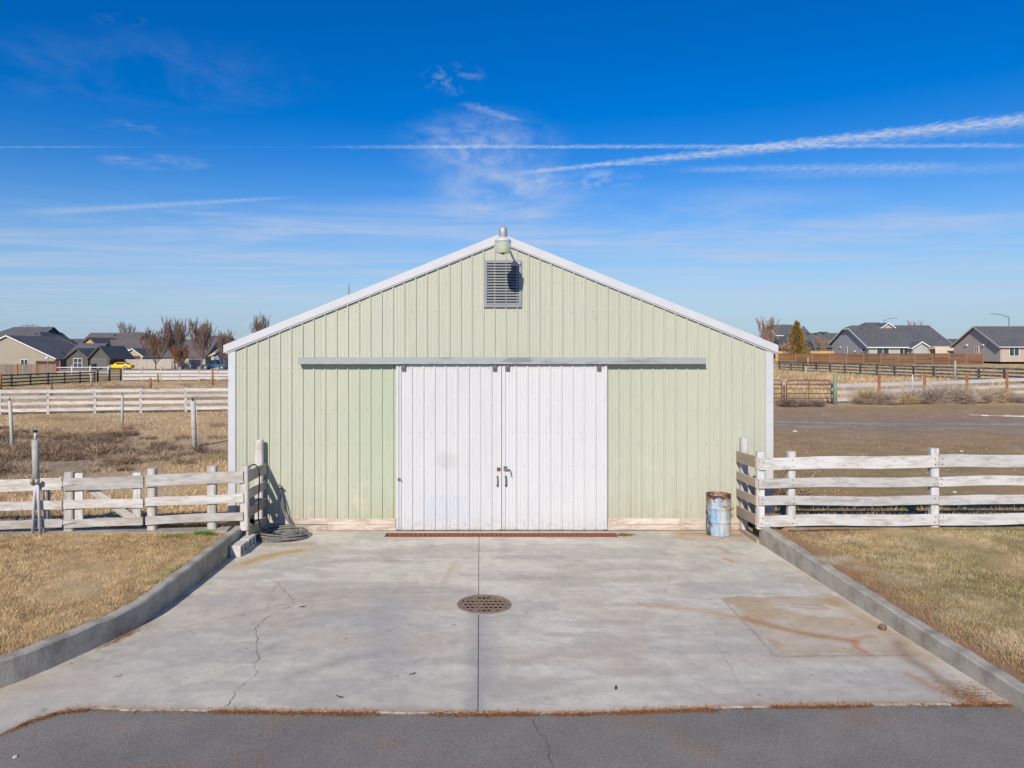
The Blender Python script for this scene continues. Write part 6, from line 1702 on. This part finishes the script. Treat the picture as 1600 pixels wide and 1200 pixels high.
def evergreen(label, x, y, h, r, seed):
    rr = random.Random(seed); g = np.random.default_rng(seed); z = gz(x, y); t = thing('evergreen_tree', label, 'tree', (x, y, z))
    tube('trunk', [(x, y, z-.1), (x, y, z+h*.5), (x, y, z+h*.97)], [.16, .10, .02], MT['bark'], t, 7)
    V, C = [], []
    nb = 170
    for i in range(nb):
        u = (i/nb); zz = h*(.06+.92*u); a = i*2.4+rr.uniform(-.3, .3)
        L = r*((1-u)**.72)*rr.uniform(.5, 1.18)*(1.0 if u > .12 else .8)+.12
        n = int(26+70*(1-u)); s = np.sqrt(g.uniform(0.03, 1, n))*L
        px = np.cos(a)*s+g.normal(0, .13, n)*(.4+.6*(1-u)); py = np.sin(a)*s+g.normal(0, .13, n)*(.4+.6*(1-u)); pz = zz+.28*s*g.uniform(.5, 1.1, n)-.10*s*s+g.normal(0, .11, n)
        P = np.stack([px, py, pz], -1); d = np.stack([np.cos(a)+g.normal(0, .5, n), np.sin(a)+g.normal(0, .5, n), g.uniform(.1, 1.0, n)], -1); d /= np.linalg.norm(d, axis=1)[:, None]
        w = np.cross(d, g.normal(0, 1, (n, 3))); w /= np.linalg.norm(w, axis=1)[:, None]; ln = g.uniform(.14, .30, n)[:, None]
        V.append(np.stack([P-w*.05, P+w*.05, P+d*ln], 1).reshape(-1, 3))
        base = np.array([.27, .205, .05])*g.uniform(.55, 1.5, (n, 1)); base[g.uniform(0, 1, n) < .22] *= np.array([1.5, 1.05, .8]); C.append(np.repeat(base, 3, 0))
    V = np.concatenate(V); tri_obj('crown', V, np.arange(len(V)).reshape(-1, 3), MT['blade'], np.concatenate(C), t, (x, y, z))
bare_tree('small grey bush in front of the far right house', 88.0, 102.5, 1.7, .9, BG, 12, 12, .05, 'bare_shrub')
evergreen('golden green evergreen tree behind the pine fence', 54.2, 112, 7.1, 2.15, 3)

# ------------------------------------------------------------------ poles, lamps, mast
def street_lamp(label, x, y, h, arm, sgn):
    z = gz(x, y); t = thing('street_lamp', label, 'street lamp', (x, y, z), 'street lamps beyond the houses')
    tube('pole', [(x, y, z), (x, y, z+h*.5), (x, y, z+h-.7)], [.12, .10, .08], MT['pole'], t, 8)
    tube('arm', [(x, y, z+h-.75), (x+sgn*arm*.12, y, z+h-.55), (x+sgn*arm*.4, y, z+h-.15), (x+sgn*arm*.7, y, z+h), (x+sgn*arm, y, z+h)], [.07, .065, .06, .055, .05], MT['pole'], t, 6)
    V, F = join_geo([lathe_geo([(0, .10), (.14, .08), (.2, 0), (.15, -.06), (0, -.08)], 10)]); V = [(v[0]*2.4, v[1], v[2]) for v in V]
    pyd('lamp_head', V, F, MT['lamp_head'], t, (x+sgn*(arm+.35), y, z+h))
street_lamp('street lamp rising behind the warm grey house at far right', 107.3, 135, 9.2, 4.2, -1)
street_lamp('street lamp peeping over the grey house roof', 112.0, 190, 10.6, 4.0, 1)
street_lamp('street lamp over the low dark roof right of the barn', 89.0, 195, 9.0, 3.6, -1)
street_lamp('street lamp over the left roof edge of the barn', -48.5, 150, 9.4, 3.6, -1)
street_lamp('small street lamp by the bare trees left of the barn', -62.5, 165, 7.3, .9, -1)
def h_frame(label, x, y, h, w):
    t = thing('power_pole', label, 'power pole', (x, y, -.5), 'wooden H-frame power poles')
    for s in (-1, 1): tube('pole', [(x+s*w/2, y, -.6), (x+s*w/2, y, h)], [.28, .22], MT['power'], t, 6)
    box('crossarm', x-w*1.3, x+w*1.3, y-.32, y-.22, h-1.0, h-.6, MT['power'], t)
    for s in (-1, 1):
        a, b = Vector((x-s*w/2, y, h-3.2)), Vector((x+s*w/2, y, h-1.2)); tube('brace', [a, b], .08, MT['power'], t, 4)
        tube('insulator', [(x+s*w*1.2, y-.27, h-1.0), (x+s*w*1.2, y-.27, h-1.6)], .07, MT['power'], t, 5)
h_frame('wooden H-frame power pole right of the long dark roof', -187, 385, 13.4, 2.8)
h_frame('wooden H-frame power pole over the two-storey roof at left', -245, 385, 17.0, 3.4)
def mast():
    x, y = -53.8, 285; t = thing('radio_mast', 'thin lattice radio mast showing above the barn roof', 'mast', (x, y, -.5)); H = 29.5; w = .45
    cs = [(w, 0), (-w/2, w*.87), (-w/2, -w*.87)]
    for c in cs: tube('leg', [(x+c[0], y+c[1], -.5), (x+c[0]*.9, y+c[1]*.9, H)], .06, MT['power'], t, 4)
    parts = []
    for i in range(30):
        za, zb = H*i/30, H*(i+1)/30
        for k in range(3):
            a, b = cs[k], cs[(k+1) % 3]; parts.append(tube_geo([(a[0], a[1], za), (b[0], b[1], zb)], .035, 3))
    V, F = join_geo(parts); pyd('lattice', V, F, MT['power'], t, (x, y, 0))
    tube('whip', [(x, y, H), (x, y, H+3.0)], .035, MT['power'], t, 4)
    V, F = lathe_geo([(0, -.1), (.5, .05), (.6, .2)], 12); pyd('dish', V, F, MT['lamp_head'], t, (x+.9, y-.4, H-6.5), (R(80), 0, R(30)))
mast()
